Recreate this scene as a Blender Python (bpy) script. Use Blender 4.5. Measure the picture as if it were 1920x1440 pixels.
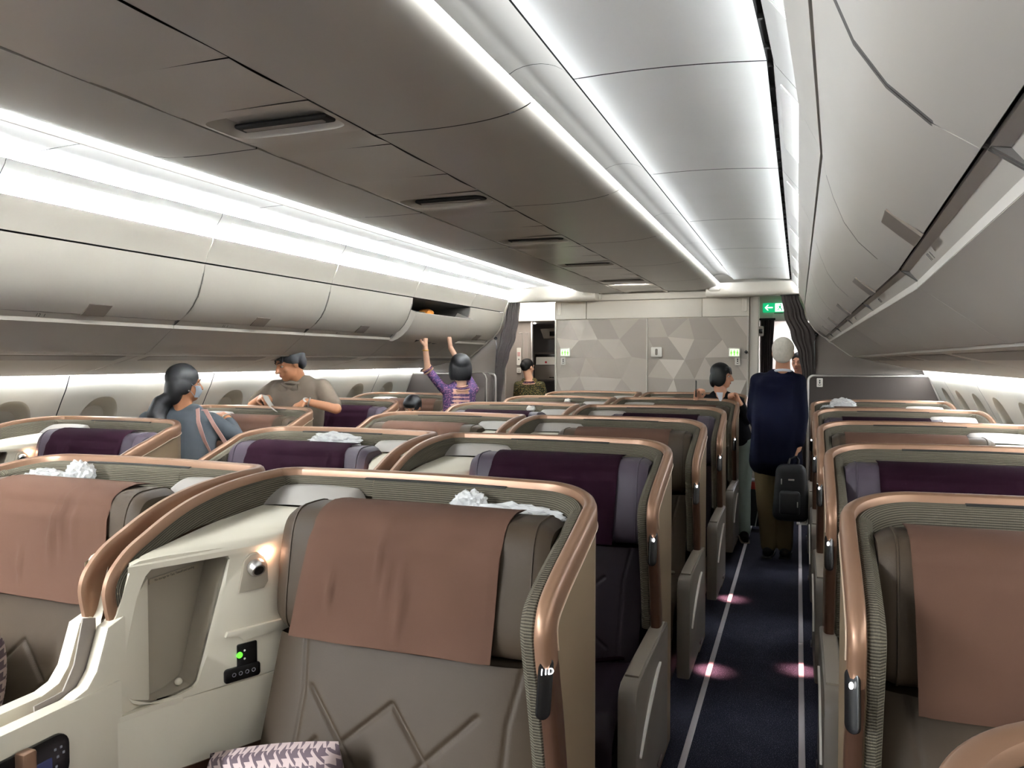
import bpy, bmesh, math, random
from math import sin, cos, pi, radians, sqrt, hypot
from mathutils import Vector, Matrix, noise
random.seed(7)
for o in list(bpy.data.objects):
    bpy.data.objects.remove(o)
SC = bpy.context.scene
COL = SC.collection

# ------------------------------------------------------------------ camera, world, lights, exposure
YAW, PITCH = 0.3563400705794343, 0.030157289874797155
cam_d = bpy.data.cameras.new('camera')
cam = bpy.data.objects.new('camera', cam_d)
COL.objects.link(cam)
cam_d.sensor_width = 36.0
cam_d.lens = 36.0 * 1442.0 / 1920.0
cam_d.clip_start = 0.02
_r = Vector((cos(YAW), sin(YAW), 0))
_f = Vector((-sin(YAW) * cos(PITCH), cos(YAW) * cos(PITCH), -sin(PITCH)))
_u = _r.cross(_f)
cam.matrix_world = Matrix(((_r.x, _u.x, -_f.x, 0), (_r.y, _u.y, -_f.y, 0), (_r.z, _u.z, -_f.z, 1.6), (0, 0, 0, 1)))
SC.camera = cam

world = bpy.data.worlds.new('world')
SC.world = world
world.use_nodes = True
world.node_tree.nodes['Background'].inputs[0].default_value = (1.0, 0.94, 0.86, 1)
world.node_tree.nodes['Background'].inputs[1].default_value = 0.08

SC.view_settings.view_transform = 'Standard'
SC.view_settings.look = 'None'
SC.view_settings.gamma = 1.0
SC.view_settings.use_curve_mapping = False
SC.view_settings.exposure = 1.7
SC.cycles.use_denoising = True
SC.cycles.max_bounces = 10
SC.cycles.diffuse_bounces = 6
SC.cycles.sample_clamp_indirect = 6.0

XC = -1.58                 # centre line of the cabin
# strengths of the cabin's own LED strips (mesh lamps built further down)
LED_COVE_R, LED_COVE_L = .4, 440.0
LED_LIP_R, LED_LIP_L = 10.0, 3.6
LED_BIN_R, LED_BIN_L = 22.0, 1300.0
LED_WALL = 30.0


def area_lamp(name, loc, size, size_y, power, color, rot):
    d = bpy.data.lights.new(name, 'AREA')
    d.shape = 'RECTANGLE'; d.size = size; d.size_y = size_y; d.energy = power; d.color = color
    o = bpy.data.objects.new(name, d); o.location = loc; o.rotation_euler = rot
    COL.objects.link(o)
    return o


# ------------------------------------------------------------------ node / material helpers
def lin(h):
    h = h.lstrip('#')
    c = [int(h[i:i + 2], 16) / 255 for i in (0, 2, 4)]
    return tuple((x / 12.92 if x <= .04045 else ((x + .055) / 1.055) ** 2.4) for x in c) + (1,)


class NT:
    def __init__(s, name):
        s.m = bpy.data.materials.new(name); s.m.use_nodes = True
        s.t = s.m.node_tree; s.b = s.t.nodes['Principled BSDF']

    def n(s, typ, **kw):
        nd = s.t.nodes.new(typ)
        for k, v in kw.items():
            if k.startswith('i_'):
                key = k[2:]
                nd.inputs[int(key) if key.isdigit() else key].default_value = v
            else:
                setattr(nd, k, v)
        return nd

    def l(s, a, b):
        s.t.links.new(a, b)

    def math(s, op, a, b=None, c=None):
        nd = s.n('ShaderNodeMath', operation=op)
        for i, v in enumerate((a, b, c)):
            if v is None: continue
            if isinstance(v, (int, float)): nd.inputs[i].default_value = v
            else: s.l(v, nd.inputs[i])
        return nd.outputs[0]

    def mix(s, fac, c1, c2):
        nd = s.n('ShaderNodeMix', data_type='RGBA')
        for i, v in ((0, fac), (6, c1), (7, c2)):
            if isinstance(v, (int, float, tuple)): nd.inputs[i].default_value = v
            else: s.l(v, nd.inputs[i])
        return nd.outputs[2]

    def bump(s, h, strength=.3, dist=.002):
        nd = s.n('ShaderNodeBump'); nd.inputs['Strength'].default_value = strength
        nd.inputs['Distance'].default_value = dist
        s.l(h, nd.inputs['Height']); s.l(nd.outputs[0], s.b.inputs['Normal'])

    def set(s, **kw):
        for k, v in kw.items():
            s.b.inputs[k.replace('_', ' ')].default_value = v
        return s


def plain(name, col, rough=.5, metal=0., grain=0., gscale=300., spec=.5, var=0., vscale=3.):
    """one painted / moulded / leather surface: base colour with faint mottling and grain"""
    t = NT(name)
    c = lin(col) if isinstance(col, str) else col
    t.set(Roughness=rough, Metallic=metal)
    t.b.inputs['Specular IOR Level'].default_value = spec
    tc = t.n('ShaderNodeTexCoord')
    nz = t.n('ShaderNodeTexNoise', i_Scale=vscale, i_Detail=4.)
    t.l(tc.outputs['Object'], nz.inputs['Vector'])
    v = var if var else .05
    dark = tuple(x * (1 - v) for x in c[:3]) + (1,)
    light = tuple(min(1, x * (1 + v)) for x in c[:3]) + (1,)
    t.l(t.mix(nz.outputs[0], dark, light), t.b.inputs['Base Color'])
    if grain:
        g = t.n('ShaderNodeTexNoise', i_Scale=gscale, i_Detail=2.)
        t.l(tc.outputs['Object'], g.inputs['Vector'])
        t.bump(g.outputs[0], grain, .001)
    return t.m


def emit(name, col, strength, base=None):
    t = NT(name)
    c = lin(col) if isinstance(col, str) else col
    t.b.inputs['Base Color'].default_value = base or c
    t.b.inputs['Emission Color'].default_value = c
    t.b.inputs['Emission Strength'].default_value = strength
    return t.m


def rib_mat(name, c1, c2, pitch=.011, axis=1):
    """corded upholstery: raised cords run along the part, from its own surface coordinates (metres)"""
    t = NT(name); t.set(Roughness=.9); t.b.inputs['Specular IOR Level'].default_value = .1
    uv = t.n('ShaderNodeUVMap')
    sp = t.n('ShaderNodeSeparateXYZ'); t.l(uv.outputs[0], sp.inputs[0])
    s = t.math('SINE', t.math('MULTIPLY', sp.outputs[axis], 2 * pi / pitch))
    s = t.math('MULTIPLY_ADD', s, .5, .5)
    w = t.math('SINE', t.math('MULTIPLY', sp.outputs[1 - axis], 2 * pi / .004))
    h = t.math('MULTIPLY_ADD', w, .12, s)
    t.l(t.mix(t.math('POWER', s, .8), lin(c2), lin(c1)), t.b.inputs['Base Color'])
    t.bump(h, .6, .003)
    return t.m


M = {}
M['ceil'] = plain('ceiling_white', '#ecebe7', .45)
M['cove'] = plain('cove_dimmed', '#aaa69f', .5)  # right cove only: colour darkened to dim its glow
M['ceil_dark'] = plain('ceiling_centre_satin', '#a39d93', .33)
M['ceil_gloss'] = plain('ceiling_service_satin', '#a9a297', .28)
M['bin'] = plain('bin_white', '#bfb9af', .42)
M['bin_in'] = plain('bin_interior_grey', '#5a5652', .7)
M['gap'] = plain('joint_dark', '#15130f', .8)
M['latch'] = plain('latch_bronze_grey', '#877d72', .35, .3)
M['psu'] = plain('service_panel_grey', '#b3aa9f', .45)
M['psu_dark'] = plain('service_panel_dark', '#7d746b', .45)
M['wall'] = plain('sidewall_cream', '#e6e1d5', .5)
M['reveal'] = plain('window_reveal', '#d0c9ba', .55)
M['shade'] = plain('window_shade', '#d8d2c6', .6)
M['panel_grey'] = plain('class_divider_grey', '#857b73', .6, grain=.1, gscale=400)
M['partition'] = plain('partition_grey', '#443d39', .6, spec=.2, grain=.08, gscale=300)
M['alu'] = plain('brushed_aluminium', '#c9c5bf', .32, .9)
M['bulk'] = plain('bulkhead_relief', '#b5aca1', .5, var=.04, vscale=8)
M['bulk2'] = plain('bulkhead_band', '#e2dbcf', .5)
M['copper'] = plain('satin_copper', '#866650', .38, .42, var=.06, vscale=5)
M['copper_dark'] = plain('dark_bronze_trim', '#5a4032', .36, .55, var=.06, vscale=5)
M['rib'] = rib_mat('corded_fabric_grey', '#625c4f', '#35312a', .0062)
M['rib_cross'] = rib_mat('corded_fabric_crosswise', '#625c4f', '#35312a', .0075, 0)
M['bead'] = plain('painted_edge_highlight', '#cdb9a2', .3, .3)  # pale colour stands in for a bright highlight on the rim edge
M['shell'] = plain('shell_sand', '#74634e', .45, spec=.3, grain=.05, gscale=600)
M['grey_trim'] = plain('grey_brown_trim', '#5f574e', .42, grain=.05, gscale=500)
M['grey_pad'] = plain('armrest_pad_leather', '#6f665b', .5, grain=.12, gscale=350)
M['console'] = plain('console_ivory', '#d0c8b5', .42, grain=.04, gscale=600)
M['console_pad'] = plain('console_pad_leather', '#958f88', .48, grain=.1, gscale=300)
M['cubby'] = plain('cubby_lining', '#9c9282', .55)
M['taupe'] = plain('taupe_leather', '#362c22', .55, spec=.15, grain=.15, gscale=260, var=.05, vscale=6)
M['taupe_cloth'] = plain('brown_head_cloth', '#4c372d', .85, spec=.08, grain=.3, gscale=900, var=.06, vscale=7)
M['purple'] = plain('aubergine_leather', '#1b1219', .5, spec=.14, grain=.15, gscale=260, var=.06, vscale=6)
M['purple_head'] = plain('mauve_leather', '#3a323a', .5, spec=.2, grain=.15, gscale=260, var=.05, vscale=6)
M['purple_cloth'] = plain('aubergine_head_cloth', '#170911', .9, spec=.02, grain=.3, gscale=900, var=.06, vscale=7)
M['black'] = plain('black_plastic', '#0b0b0d', .25)
M['black_matte'] = plain('black_matte', '#101012', .7)
M['glow_white'] = emit('number_glow', '#ffffff', 3.)
M['green'] = emit('socket_green', '#4dff2a', .9)
M['blue_screen'] = emit('handset_screen', '#2f7fff', 1.6)
M['navy_screen'] = emit('handset_screen_dark', '#15182e', .5)
M['lamp_off'] = plain('lamp_lens', '#1c1a19', .2)
M['placard'] = plain('placard_clear', '#9d917e', .4)
M['ink'] = plain('printed_ink', '#2e2b28', .6)
M['white_plastic'] = plain('white_plastic', '#dcd8cf', .45)
M['skin'] = plain('skin', '#c48f72', .5, grain=.05, gscale=200)
M['skin_pale'] = plain('skin_pale', '#d8ab90', .5, grain=.05, gscale=200)
M['hair'] = plain('black_hair', '#0c0b0c', .55, spec=.22, grain=.5, gscale=140)


def carpet():
    t = NT('navy_carpet'); t.set(Roughness=.95)
    t.b.inputs['Specular IOR Level'].default_value = .1
    tc = t.n('ShaderNodeTexCoord')
    a = t.n('ShaderNodeTexNoise', i_Scale=260., i_Detail=3.); t.l(tc.outputs['Object'], a.inputs['Vector'])
    b = t.n('ShaderNodeTexNoise', i_Scale=9., i_Detail=3.); t.l(tc.outputs['Object'], b.inputs['Vector'])
    r = t.n('ShaderNodeValToRGB'); r.color_ramp.elements[0].position = .57; r.color_ramp.elements[1].position = .72
    r.color_ramp.elements[0].color = lin('#292935'); r.color_ramp.elements[1].color = lin('#8c8ca6')
    t.l(a.outputs[0], r.inputs[0])
    t.l(t.mix(t.math('MULTIPLY', b.outputs[0], .6), r.outputs[0], lin('#181822')), t.b.inputs['Base Color'])
    t.bump(a.outputs[0], .7, .004)
    return t.m


M['carpet'] = carpet()


# ------------------------------------------------------------------ mesh helpers
class B:
    """collects shapes in one bmesh; build() links ONE mesh object, mesh() returns the mesh data"""
    def __init__(s):
        s.bm = bmesh.new(); s.uv = s.bm.loops.layers.uv.new('UVMap')

    def add(s, vs, fs, uvs=None, smooth=True, mi=0):
        bv = [s.bm.verts.new(v) for v in vs]
        for i, f in enumerate(fs):
            try:
                fc = s.bm.faces.new([bv[k] for k in f])
            except ValueError:
                continue
            fc.smooth = smooth; fc.material_index = mi
            if uvs:
                for lp, k in zip(fc.loops, f):
                    lp[s.uv].uv = uvs[k]
        return bv

    def merge(s, bm2, mat=None, smooth=True, mi=0):
        vs = [(mat @ v.co) if mat else v.co.copy() for v in bm2.verts]
        bm2.verts.index_update()
        fs = [[v.index for v in f.verts] for f in bm2.faces]
        bm2.free()
        s.add(vs, fs, None, smooth, mi)

    def box(s, x0, x1, y0, y1, z0, z1, bev=0., seg=2, mat=None, mi=0):
        bm = bmesh.new()
        bmesh.ops.create_cube(bm, size=1)
        for v in bm.verts:
            v.co = Vector(((x0 + x1) / 2 + v.co.x * (x1 - x0), (y0 + y1) / 2 + v.co.y * (y1 - y0), (z0 + z1) / 2 + v.co.z * (z1 - z0)))
        if bev:
            bmesh.ops.bevel(bm, geom=list(bm.edges), offset=bev, segments=seg, affect='EDGES', profile=.5)
        s.merge(bm, mat, True, mi)
        return s

    def prism(s, poly, h0, h1, plane='xy', bev=0., mat=None, mi=0):
        """extrude a 2D outline; plane tells which axes the outline is in"""
        bm = bmesh.new()
        def P(p, h):
            return {'xy': (p[0], p[1], h), 'yz': (h, p[0], p[1]), 'xz': (p[0], h, p[1])}[plane]
        lo = [bm.verts.new(P(p, h0)) for p in poly]; hi = [bm.verts.new(P(p, h1)) for p in poly]
        n = len(poly)
        bm.faces.new(lo[::-1]); bm.faces.new(hi)
        for i in range(n):
            bm.faces.new((lo[i], lo[(i + 1) % n], hi[(i + 1) % n], hi[i]))
        bmesh.ops.recalc_face_normals(bm, faces=list(bm.faces))
        if bev:
            es = [e for e in bm.edges if (e.verts[0] in lo) == (e.verts[1] in lo)]
            bmesh.ops.bevel(bm, geom=es, offset=bev, segments=2, affect='EDGES', profile=.5)
        bmesh.ops.triangulate(bm, faces=[f for f in bm.faces if len(f.verts) > 4])
        s.merge(bm, mat, True, mi)
        return s

    def tube(s, pts, r, n=8, cap=True, mi=0):
        pts = [Vector(p) for p in pts]
        rs = r if isinstance(r, (list, tuple)) else [r] * len(pts)
        vs, fs = [], []
        prev = None
        for i, p in enumerate(pts):
            t = (pts[min(i + 1, len(pts) - 1)] - pts[max(i - 1, 0)]).normalized()
            if prev is None:
                a = Vector((0, 0, 1)) if abs(t.z) < .9 else Vector((1, 0, 0))
                u = t.cross(a).normalized()
            else:
                u = (prev - t * prev.dot(t)).normalized()
            prev = u
            w = t.cross(u)
            for k in range(n):
                a = 2 * pi * k / n
                vs.append(p + (u * cos(a) + w * sin(a)) * rs[i])
        for i in range(len(pts) - 1):
            for k in range(n):
                fs.append((i * n + k, i * n + (k + 1) % n, (i + 1) * n + (k + 1) % n, (i + 1) * n + k))
        if cap:
            fs.append(tuple(range(n))[::-1]); fs.append(tuple((len(pts) - 1) * n + k for k in range(n)))
        s.add(vs, fs, None, True, mi)
        return s

    def lathe(s, prof, n=20, mat=None, mi=0, cap=True):
        vs, fs = [], []
        for r, z in prof:
            for k in range(n):
                a = 2 * pi * k / n
                vs.append(Vector((r * cos(a), r * sin(a), z)))
        m = len(prof)
        for i in range(m - 1):
            for k in range(n):
                fs.append((i * n + k, i * n + (k + 1) % n, (i + 1) * n + (k + 1) % n, (i + 1) * n + k))
        if cap:
            fs.append(tuple(range(n))[::-1]); fs.append(tuple((m - 1) * n + k for k in range(n)))
        if mat: vs = [mat @ v for v in vs]
        s.add(vs, fs, None, True, mi)
        return s

    def ball(s, c, r, sub=2, mat=None, mi=0):
        bm = bmesh.new()
        bmesh.ops.create_icosphere(bm, subdivisions=sub, radius=1)
        rr = r if isinstance(r, (tuple, list)) else (r, r, r)
        for v in bm.verts:
            v.co = Vector((c[0] + v.co.x * rr[0], c[1] + v.co.y * rr[1], c[2] + v.co.z * rr[2]))
        s.merge(bm, mat, True, mi)
        return s

    def grid(s, fn, nu, nv, mi=0, uvfn=None, close_u=False):
        vs, uvs, fs = [], [], []
        for j in range(nv + 1):
            for i in range(nu + 1):
                u, v = i / nu, j / nv
                vs.append(Vector(fn(u, v))); uvs.append(uvfn(u, v) if uvfn else (u, v))
        for j in range(nv):
            for i in range(nu):
                a = j * (nu + 1) + i
                fs.append((a, a + 1, a + nu + 2, a + nu + 1))
        s.add(vs, fs, uvs, True, mi)
        return s

    def sweep(s, path, prof, closed_prof=False, caps=False, mi=0):
        """path: list of (P, N, U); prof: list of (n, u)"""
        vs, uvs, fs = [], [], []
        L = 0.
        pl = [0.]
        for k in range(1, len(prof)):
            pl.append(pl[-1] + hypot(prof[k][0] - prof[k - 1][0], prof[k][1] - prof[k - 1][1]))
        for i, (P, N, U) in enumerate(path):
            if i: L += (P - path[i - 1][0]).length
            for k, (a, b) in enumerate(prof):
                vs.append(P + N * a + U * b); uvs.append((L, pl[k]))
        m = len(prof)
        kk = m if closed_prof else m - 1
        for i in range(len(path) - 1):
            for k in range(kk):
                fs.append((i * m + k, i * m + (k + 1) % m, (i + 1) * m + (k + 1) % m, (i + 1) * m + k))
        if caps:
            fs.append(tuple(range(m))); fs.append(tuple((len(path) - 1) * m + k for k in range(m))[::-1])
        s.add(vs, fs, uvs, True, mi)
        return s

    def mesh(s, name, mats, sharp=38, fix=True):
        if fix:
            bmesh.ops.recalc_face_normals(s.bm, faces=list(s.bm.faces))
        me = bpy.data.meshes.new(name)
        s.bm.to_mesh(me); s.bm.free()
        for m in (mats if isinstance(mats, (list, tuple)) else [mats]):
            me.materials.append(M[m] if isinstance(m, str) else m)
        if sharp: me.set_sharp_from_angle(angle=radians(sharp))
        return me

    def build(s, name, mats, parent=None, sharp=38, loc=None, fix=True):
        return link(name, s.mesh(name, mats, sharp, fix), parent, loc)


def link(name, data, parent=None, loc=None):
    o = bpy.data.objects.new(name, data)
    COL.objects.link(o)
    if parent is not None: o.parent = parent
    if loc is not None: o.location = loc
    return o


def tag(o, label=None, cat=None, group=None, kind=None):
    if label: o['label'] = label
    if cat: o['category'] = cat
    if group: o['group'] = group
    if kind: o['kind'] = kind
    return o


def thing(name, label, cat, loc=(0, 0, 0), group=None):
    o = bpy.data.objects.new(name, None)
    COL.objects.link(o); o.location = loc; o.empty_display_size = .1
    return tag(o, label, cat, group)


def text_mesh(body, size, extrude=.0004, align='CENTER'):
    cu = bpy.data.curves.new('txt', 'FONT')
    cu.body = body; cu.size = size; cu.extrude = extrude; cu.align_x = align; cu.align_y = 'CENTER'
    o = bpy.data.objects.new('txt', cu); COL.objects.link(o)
    dg = bpy.context.evaluated_depsgraph_get(); dg.update()
    me = bpy.data.meshes.new_from_object(o.evaluated_get(dg))
    bpy.data.objects.remove(o); bpy.data.curves.remove(cu)
    return me


def text_obj(name, body, size, mat, parent, matrix):
    me = text_mesh(body, size)
    me.transform(matrix)
    me.materials.clear(); me.materials.append(M[mat])
    return link(name, me, parent)


def basis(o, x, y, z=None):
    """matrix with columns x, y, z and origin o"""
    x = Vector(x).normalized(); y = Vector(y).normalized(); z = Vector(z) if z else x.cross(y).normalized()
    o = Vector(o)
    return Matrix(((x.x, y.x, z.x, o.x), (x.y, y.y, z.y, o.y), (x.z, y.z, z.z, o.z), (0, 0, 0, 1)))


# ------------------------------------------------------------------ the cabin shell
YN, YF = -4.0, 12.6          # near and far ends of what is built
SEAMS = [-4.12 + 1.28 * k for k in range(11)]     # ..., 1.0, 2.28, 3.56, ... 8.68
SEAMS = [s_ for s_ in SEAMS if s_ < 8.9]
YB = 8.66                    # far bulkhead


def taper(Y, c, side):
    """the first sections narrow a little towards the nose"""
    if Y < 2.28 and c > 1.2:
        return -.043 * (2.28 - Y)
    return 0.


def wp(c, z, Y, side):
    """cross-section point (distance c from centre line) to world"""
    return Vector((XC + side * (c + taper(Y, c, side)), Y, z))


def strip(bm, prof, side, y0, y1, th=0., uvs=False):
    """extrude an open cross-section between two stations, with thickness th away from the cabin"""
    if y0 < 2.28 - .02 and y1 > 2.28 + .02 and max(p[0] for p in prof) > 1.2:
        strip(bm, prof, side, y0, 2.28, th); return strip(bm, prof, side, 2.28, y1, th)
    n = len(prof)
    prof2 = []
    for i, (c, z) in enumerate(prof):
        a = prof[max(i - 1, 0)]; b = prof[min(i + 1, n - 1)]
        d = Vector((b[0] - a[0], b[1] - a[1])).normalized()
        prof2.append((c - d.y * th, z + d.x * th))
    vs, fs = [], []
    loop = prof + prof2[::-1] if th else prof
    m = len(loop)
    for Y in (y0, y1):
        vs += [wp(c, z, Y, side) for c, z in loop]
    for i in range(m if th else m - 1):
        j = (i + 1) % m
        fs.append((i, j, m + j, m + i))
    if th:
        for i in range(n - 1):
            fs.append((i, i + 1, m - 2 - i, m - 1 - i)); fs.append((m + i, m + m - 1 - i, m + m - 2 - i, m + i + 1))
    bm.add(vs, fs)
    return bm


def arc(p0, p1, p2, n):
    """quadratic curve through control points"""
    out = []
    for i in range(n + 1):
        t = i / n
        out.append(tuple((1 - t) ** 2 * a + 2 * t * (1 - t) * b + t * t * c for a, b, c in zip(p0, p1, p2)))
    return out


# floor
b = B()
b.box(XC - 3.2, XC + 3.2, YN, YF, -.05, 0)
fl = b.build('floor', 'carpet'); tag(fl, kind='structure')
M['floor_strip'] = plain('photoluminescent_strip', '#c9c2c6', .35, .2)
for (x, n) in ((-.415, 'near side of the right aisle'), (.03, 'window side'), (XC - (1.58 - .415), ''), (XC - 1.61, '')):
    t_ = bpy.data.objects.new('trim_1', None)
    COL.objects.link(t_); tag(t_, kind='structure')
    ys = [-3.0, .66, 1.27, 2.9, 4.6, 6.3, 8.0, 9.6]
    me0 = None
    for y0, y1 in zip(ys[:-1], ys[1:]):
        b = B(); b.box(x - .013, x + .013, y0 + .002, y1 - .002, 0, .006, .002, 1)
        b.build('floor_strip', 'floor_strip', t_)

# centre ceiling: raised middle service strip, two curved side panels, outer lip
ceil = B()
ceil.box(XC - 3.2, XC + 3.2, YN, YF, 2.62, 2.66)
ceil_o = ceil.build('ceiling', 'gap'); tag(ceil_o, kind='structure')
side_prof = [(.243, 2.372), (.243, 2.357), (.40, 2.355)] + arc((.40, 2.355), (.72, 2.350), (.797, 2.403), 10)[1:] + [(.800, 2.412), (.792, 2.416), (.70, 2.416)]
cove_prof = arc((.69, 2.44), (.70, 2.515), (.80, 2.517), 6) + arc((.80, 2.517), (.885, 2.517), (.926, 2.456), 6)[1:]
aisle_prof = [(.932, 2.475), (.932, 2.456)] + arc((.934, 2.455), (1.2, 2.465), (1.488, 2.436), 6)
gril_prof = [(1.505, 2.44), (1.512, 2.42), (1.585, 2.325), (1.60, 2.30)]
G = .004
b = B(); b.box(XC - .69, XC + .69, YN, 8.45, 2.398, 2.402); b.build('joint_light_block', 'gap', ceil_o)  # unseen black sheet, added to stop lamp light leaking through the panel joints
joints_c = SEAMS + [8.68] if SEAMS[-1] < 8.6 else SEAMS
for side in (1, -1):
    for y0, y1 in zip(SEAMS[:-1], SEAMS[1:]):
        y1 = min(y1, 8.45)
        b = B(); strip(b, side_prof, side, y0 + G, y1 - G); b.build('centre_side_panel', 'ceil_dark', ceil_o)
        b = B(); strip(b, cove_prof, side, y0 + .002, y1 - .002); b.build('cove_panel', 'cove' if side > 0 else 'ceil', ceil_o)  # right cove toned down in colour, left one keeps the ceiling white
        b = B(); strip(b, aisle_prof, side, y0 + G, y1 - G); b.build('aisle_ceiling_panel', 'ceil', ceil_o)
        b = B(); strip(b, [(.936, 2.462), (1.2, 2.468), (1.486, 2.442)], side, y1 - .012, y1 + .012, .002); b.build('joint_cover', 'ceil', ceil_o)
        # light diagonal panel with its air grille
        b = B(); strip(b, gril_prof, side, y0 + .002, y1 - .002)
        gp = b.build('air_panel', 'ceil', ceil_o)
        b = B()
        for k in range(56):
            yy = y0 + .10 + k * .0125
            p = [wp(1.5245, 2.401, yy, side), wp(1.577, 2.333, yy, side), wp(1.577, 2.333, yy + .006, side), wp(1.5245, 2.401, yy + .006, side)]
            off = Vector((-side * .79, 0, -.61)) * .004
            q = [v + off for v in p]
            b.add(p + q, [(0, 1, 2, 3), (7, 6, 5, 4), (0, 4, 5, 1), (1, 5, 6, 2), (2, 6, 7, 3), (3, 7, 4, 0)], smooth=False)
        sl = b.build('grille_slats', 'ceil', gp, sharp=None); tag(sl, kind='stuff')
        # dark slot between aisle panel and air panel, with its spacers
        b = B(); strip(b, [(1.484, 2.452), (1.515, 2.452)], side, y0, y1)
        b.build('slot_channel', 'gap', ceil_o)
        b = B()
        for k in range(7):
            yy = y0 + .05 + k * .19
            b.box(*(sorted((XC + side * (1.489 + taper(yy, 2, side)), XC + side * (1.506 + taper(yy, 2, side))))), yy, yy + .012, 2.438, 2.451)
        b.build('slot_spacer', 'gap', ceil_o)
        if side == 1:
            # middle strip: access panels with a drop-down unit in each bay
            ya, yb2 = y0 + .12, y1 + .12
            for (u0, u1, m) in ((0.0, .36, 'ceil_gloss'), (.36, .62, 'ceil_gloss'), (.86, 1.0, 'ceil_gloss')):
                b = B()
                A0, A1 = ya + u0 * 1.28 + .002, ya + u1 * 1.28 - .002
                def fn(u, v, A0=A0, A1=A1):
                    return (XC + (u - .5) * .466, A0 + v * (A1 - A0), 2.358 + .004 * sin(pi * v) * sin(pi * u) + .0025 * sin(v * 5 + u * 3))
                b.grid(fn, 12, 8)
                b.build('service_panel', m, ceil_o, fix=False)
            u0, u1 = ya + .62 * 1.28, ya + .86 * 1.28
            un = B()
            # frame with a rounded opening, recess, sloped floor
            n = 40
            def rr(w, h, r, k):
                a = 2 * pi * k / n
                e = 4.5
                cx = abs(cos(a)) ** (2 / e) * (1 if cos(a) > 0 else -1); sy = abs(sin(a)) ** (2 / e) * (1 if sin(a) > 0 else -1)
                return cx * w / 2, sy * h / 2
            vs, fs = [], []
            yc = (u0 + u1) / 2; h = u1 - u0
            rings = [(.466, h, 2.358, 8), (.435, h * .70, 2.356, 5), (.430, h * .68, 2.362, 5), (.37, h * .50, 2.394, 4.5), (.02, h * .05, 2.392, 4)]
            for (w, hh, z, e) in rings:
                for k in range(n):
                    a = 2 * pi * k / n
                    ee = 60 if w == .466 else e
                    cx = abs(cos(a)) ** (2 / ee) * (1 if cos(a) > 0 else -1); sy = abs(sin(a)) ** (2 / ee) * (1 if sin(a) > 0 else -1)
                    vs.append((XC + cx * w / 2, yc + sy * hh / 2, z))
            for i in range(len(rings) - 1):
                for k in range(n):
                    fs.append((i * n + k, i * n + (k + 1) % n, (i + 1) * n + (k + 1) % n, (i + 1) * n + k))
            fs.append(tuple((len(rings) - 1) * n + k for k in range(n)))
            un.add(vs, fs)
            uo = un.build('service_unit', 'ceil_gloss', ceil_o)
            b = B(); b.box(XC - .18, XC + .18, yc + .018, yc + .078, 2.366, 2.384, .009, 2)
            b.build('unit_slot', 'gap', uo)
            b = B(); b.box(XC - .155, XC + .155, yc + .034, yc + .058, 2.362, 2.368, .003, 1)
            b.build('unit_bar', 'psu_dark', uo)
        if y1 >= 8.45: break

# small lamp added at the last ceiling unit to brighten the bulkhead
area_lamp('added_bulkhead_lamp', (XC, 7.60, 2.352), .36, .02, 1.6, (1, 1, .95), (radians(72), 0, 0))
# light strips: real lamps along the coves, on the bins and above the windows
def led(name, label, prof, side, y0, y1, strength, col='#eff6fc'):
    key = 'led_%g' % strength
    if key not in M: M[key] = emit(key, col, strength)
    b = B(); strip(b, prof, side, y0, y1, .002)
    o = b.build(name, key, sharp=None)
    return tag(o, label, 'light strip')


for side, sd, st in ((1, 'right', LED_COVE_R), (-1, 'left', LED_COVE_L)):
    lo_ = led('light_strip', 'bright light strip along the %s edge of the dark centre ceiling' % sd, [(.806, 2.404), (.810, 2.386)], side, YN, 8.40, LED_LIP_R if side > 0 else LED_LIP_L)
    if side < 0:
        b = B(); strip(b, [(.822, 2.400), (.826, 2.374), (.834, 2.374)], side, YN, 8.40, .002); b.build('strip_trim', 'bin', lo_)
    b = B(); strip(b, [(.735, 2.4175), (.775, 2.4175)], side, YN, 8.40, 0.)
    key = 'led_cove_%g' % st
    if key not in M: M[key] = emit(key, '#eff6fc', st)
    b.build('cove_lamp', key, lo_, sharp=None)
led('light_strip', 'light strip on top of the right overhead bins', [(1.603, 2.3005), (1.588, 2.3015)], 1, YN, 8.40, LED_BIN_R)
led('light_strip', 'light strip on top of the left overhead bins', [(1.603, 2.3005), (1.588, 2.3015)], -1, YN, 8.40, LED_BIN_L)

# ------------------------------------------------------------------ overhead bins
D, E_, F_, G_ = (1.636, 2.162), (1.828, 1.836), (1.875, 1.789), (2.09, 1.642)
door_prof = [(1.636, 2.158), (1.646, 2.105), (1.664, 2.045), (1.692, 1.975), (1.728, 1.92), (1.775, 1.872), (1.824, 1.838)]
recess_prof = [(1.832, 1.838), (1.852, 1.835), (1.872, 1.81), (1.872, 1.792)]
under_prof = [(1.872, 1.790), (1.90, 1.776), (1.98, 1.715), (2.06, 1.655), (2.085, 1.645)]
valance_prof = [(1.580, 2.309), (1.573, 2.305), (1.577, 2.285), (1.598, 2.245), (1.622, 2.195), (1.630, 2.166)]


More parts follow.
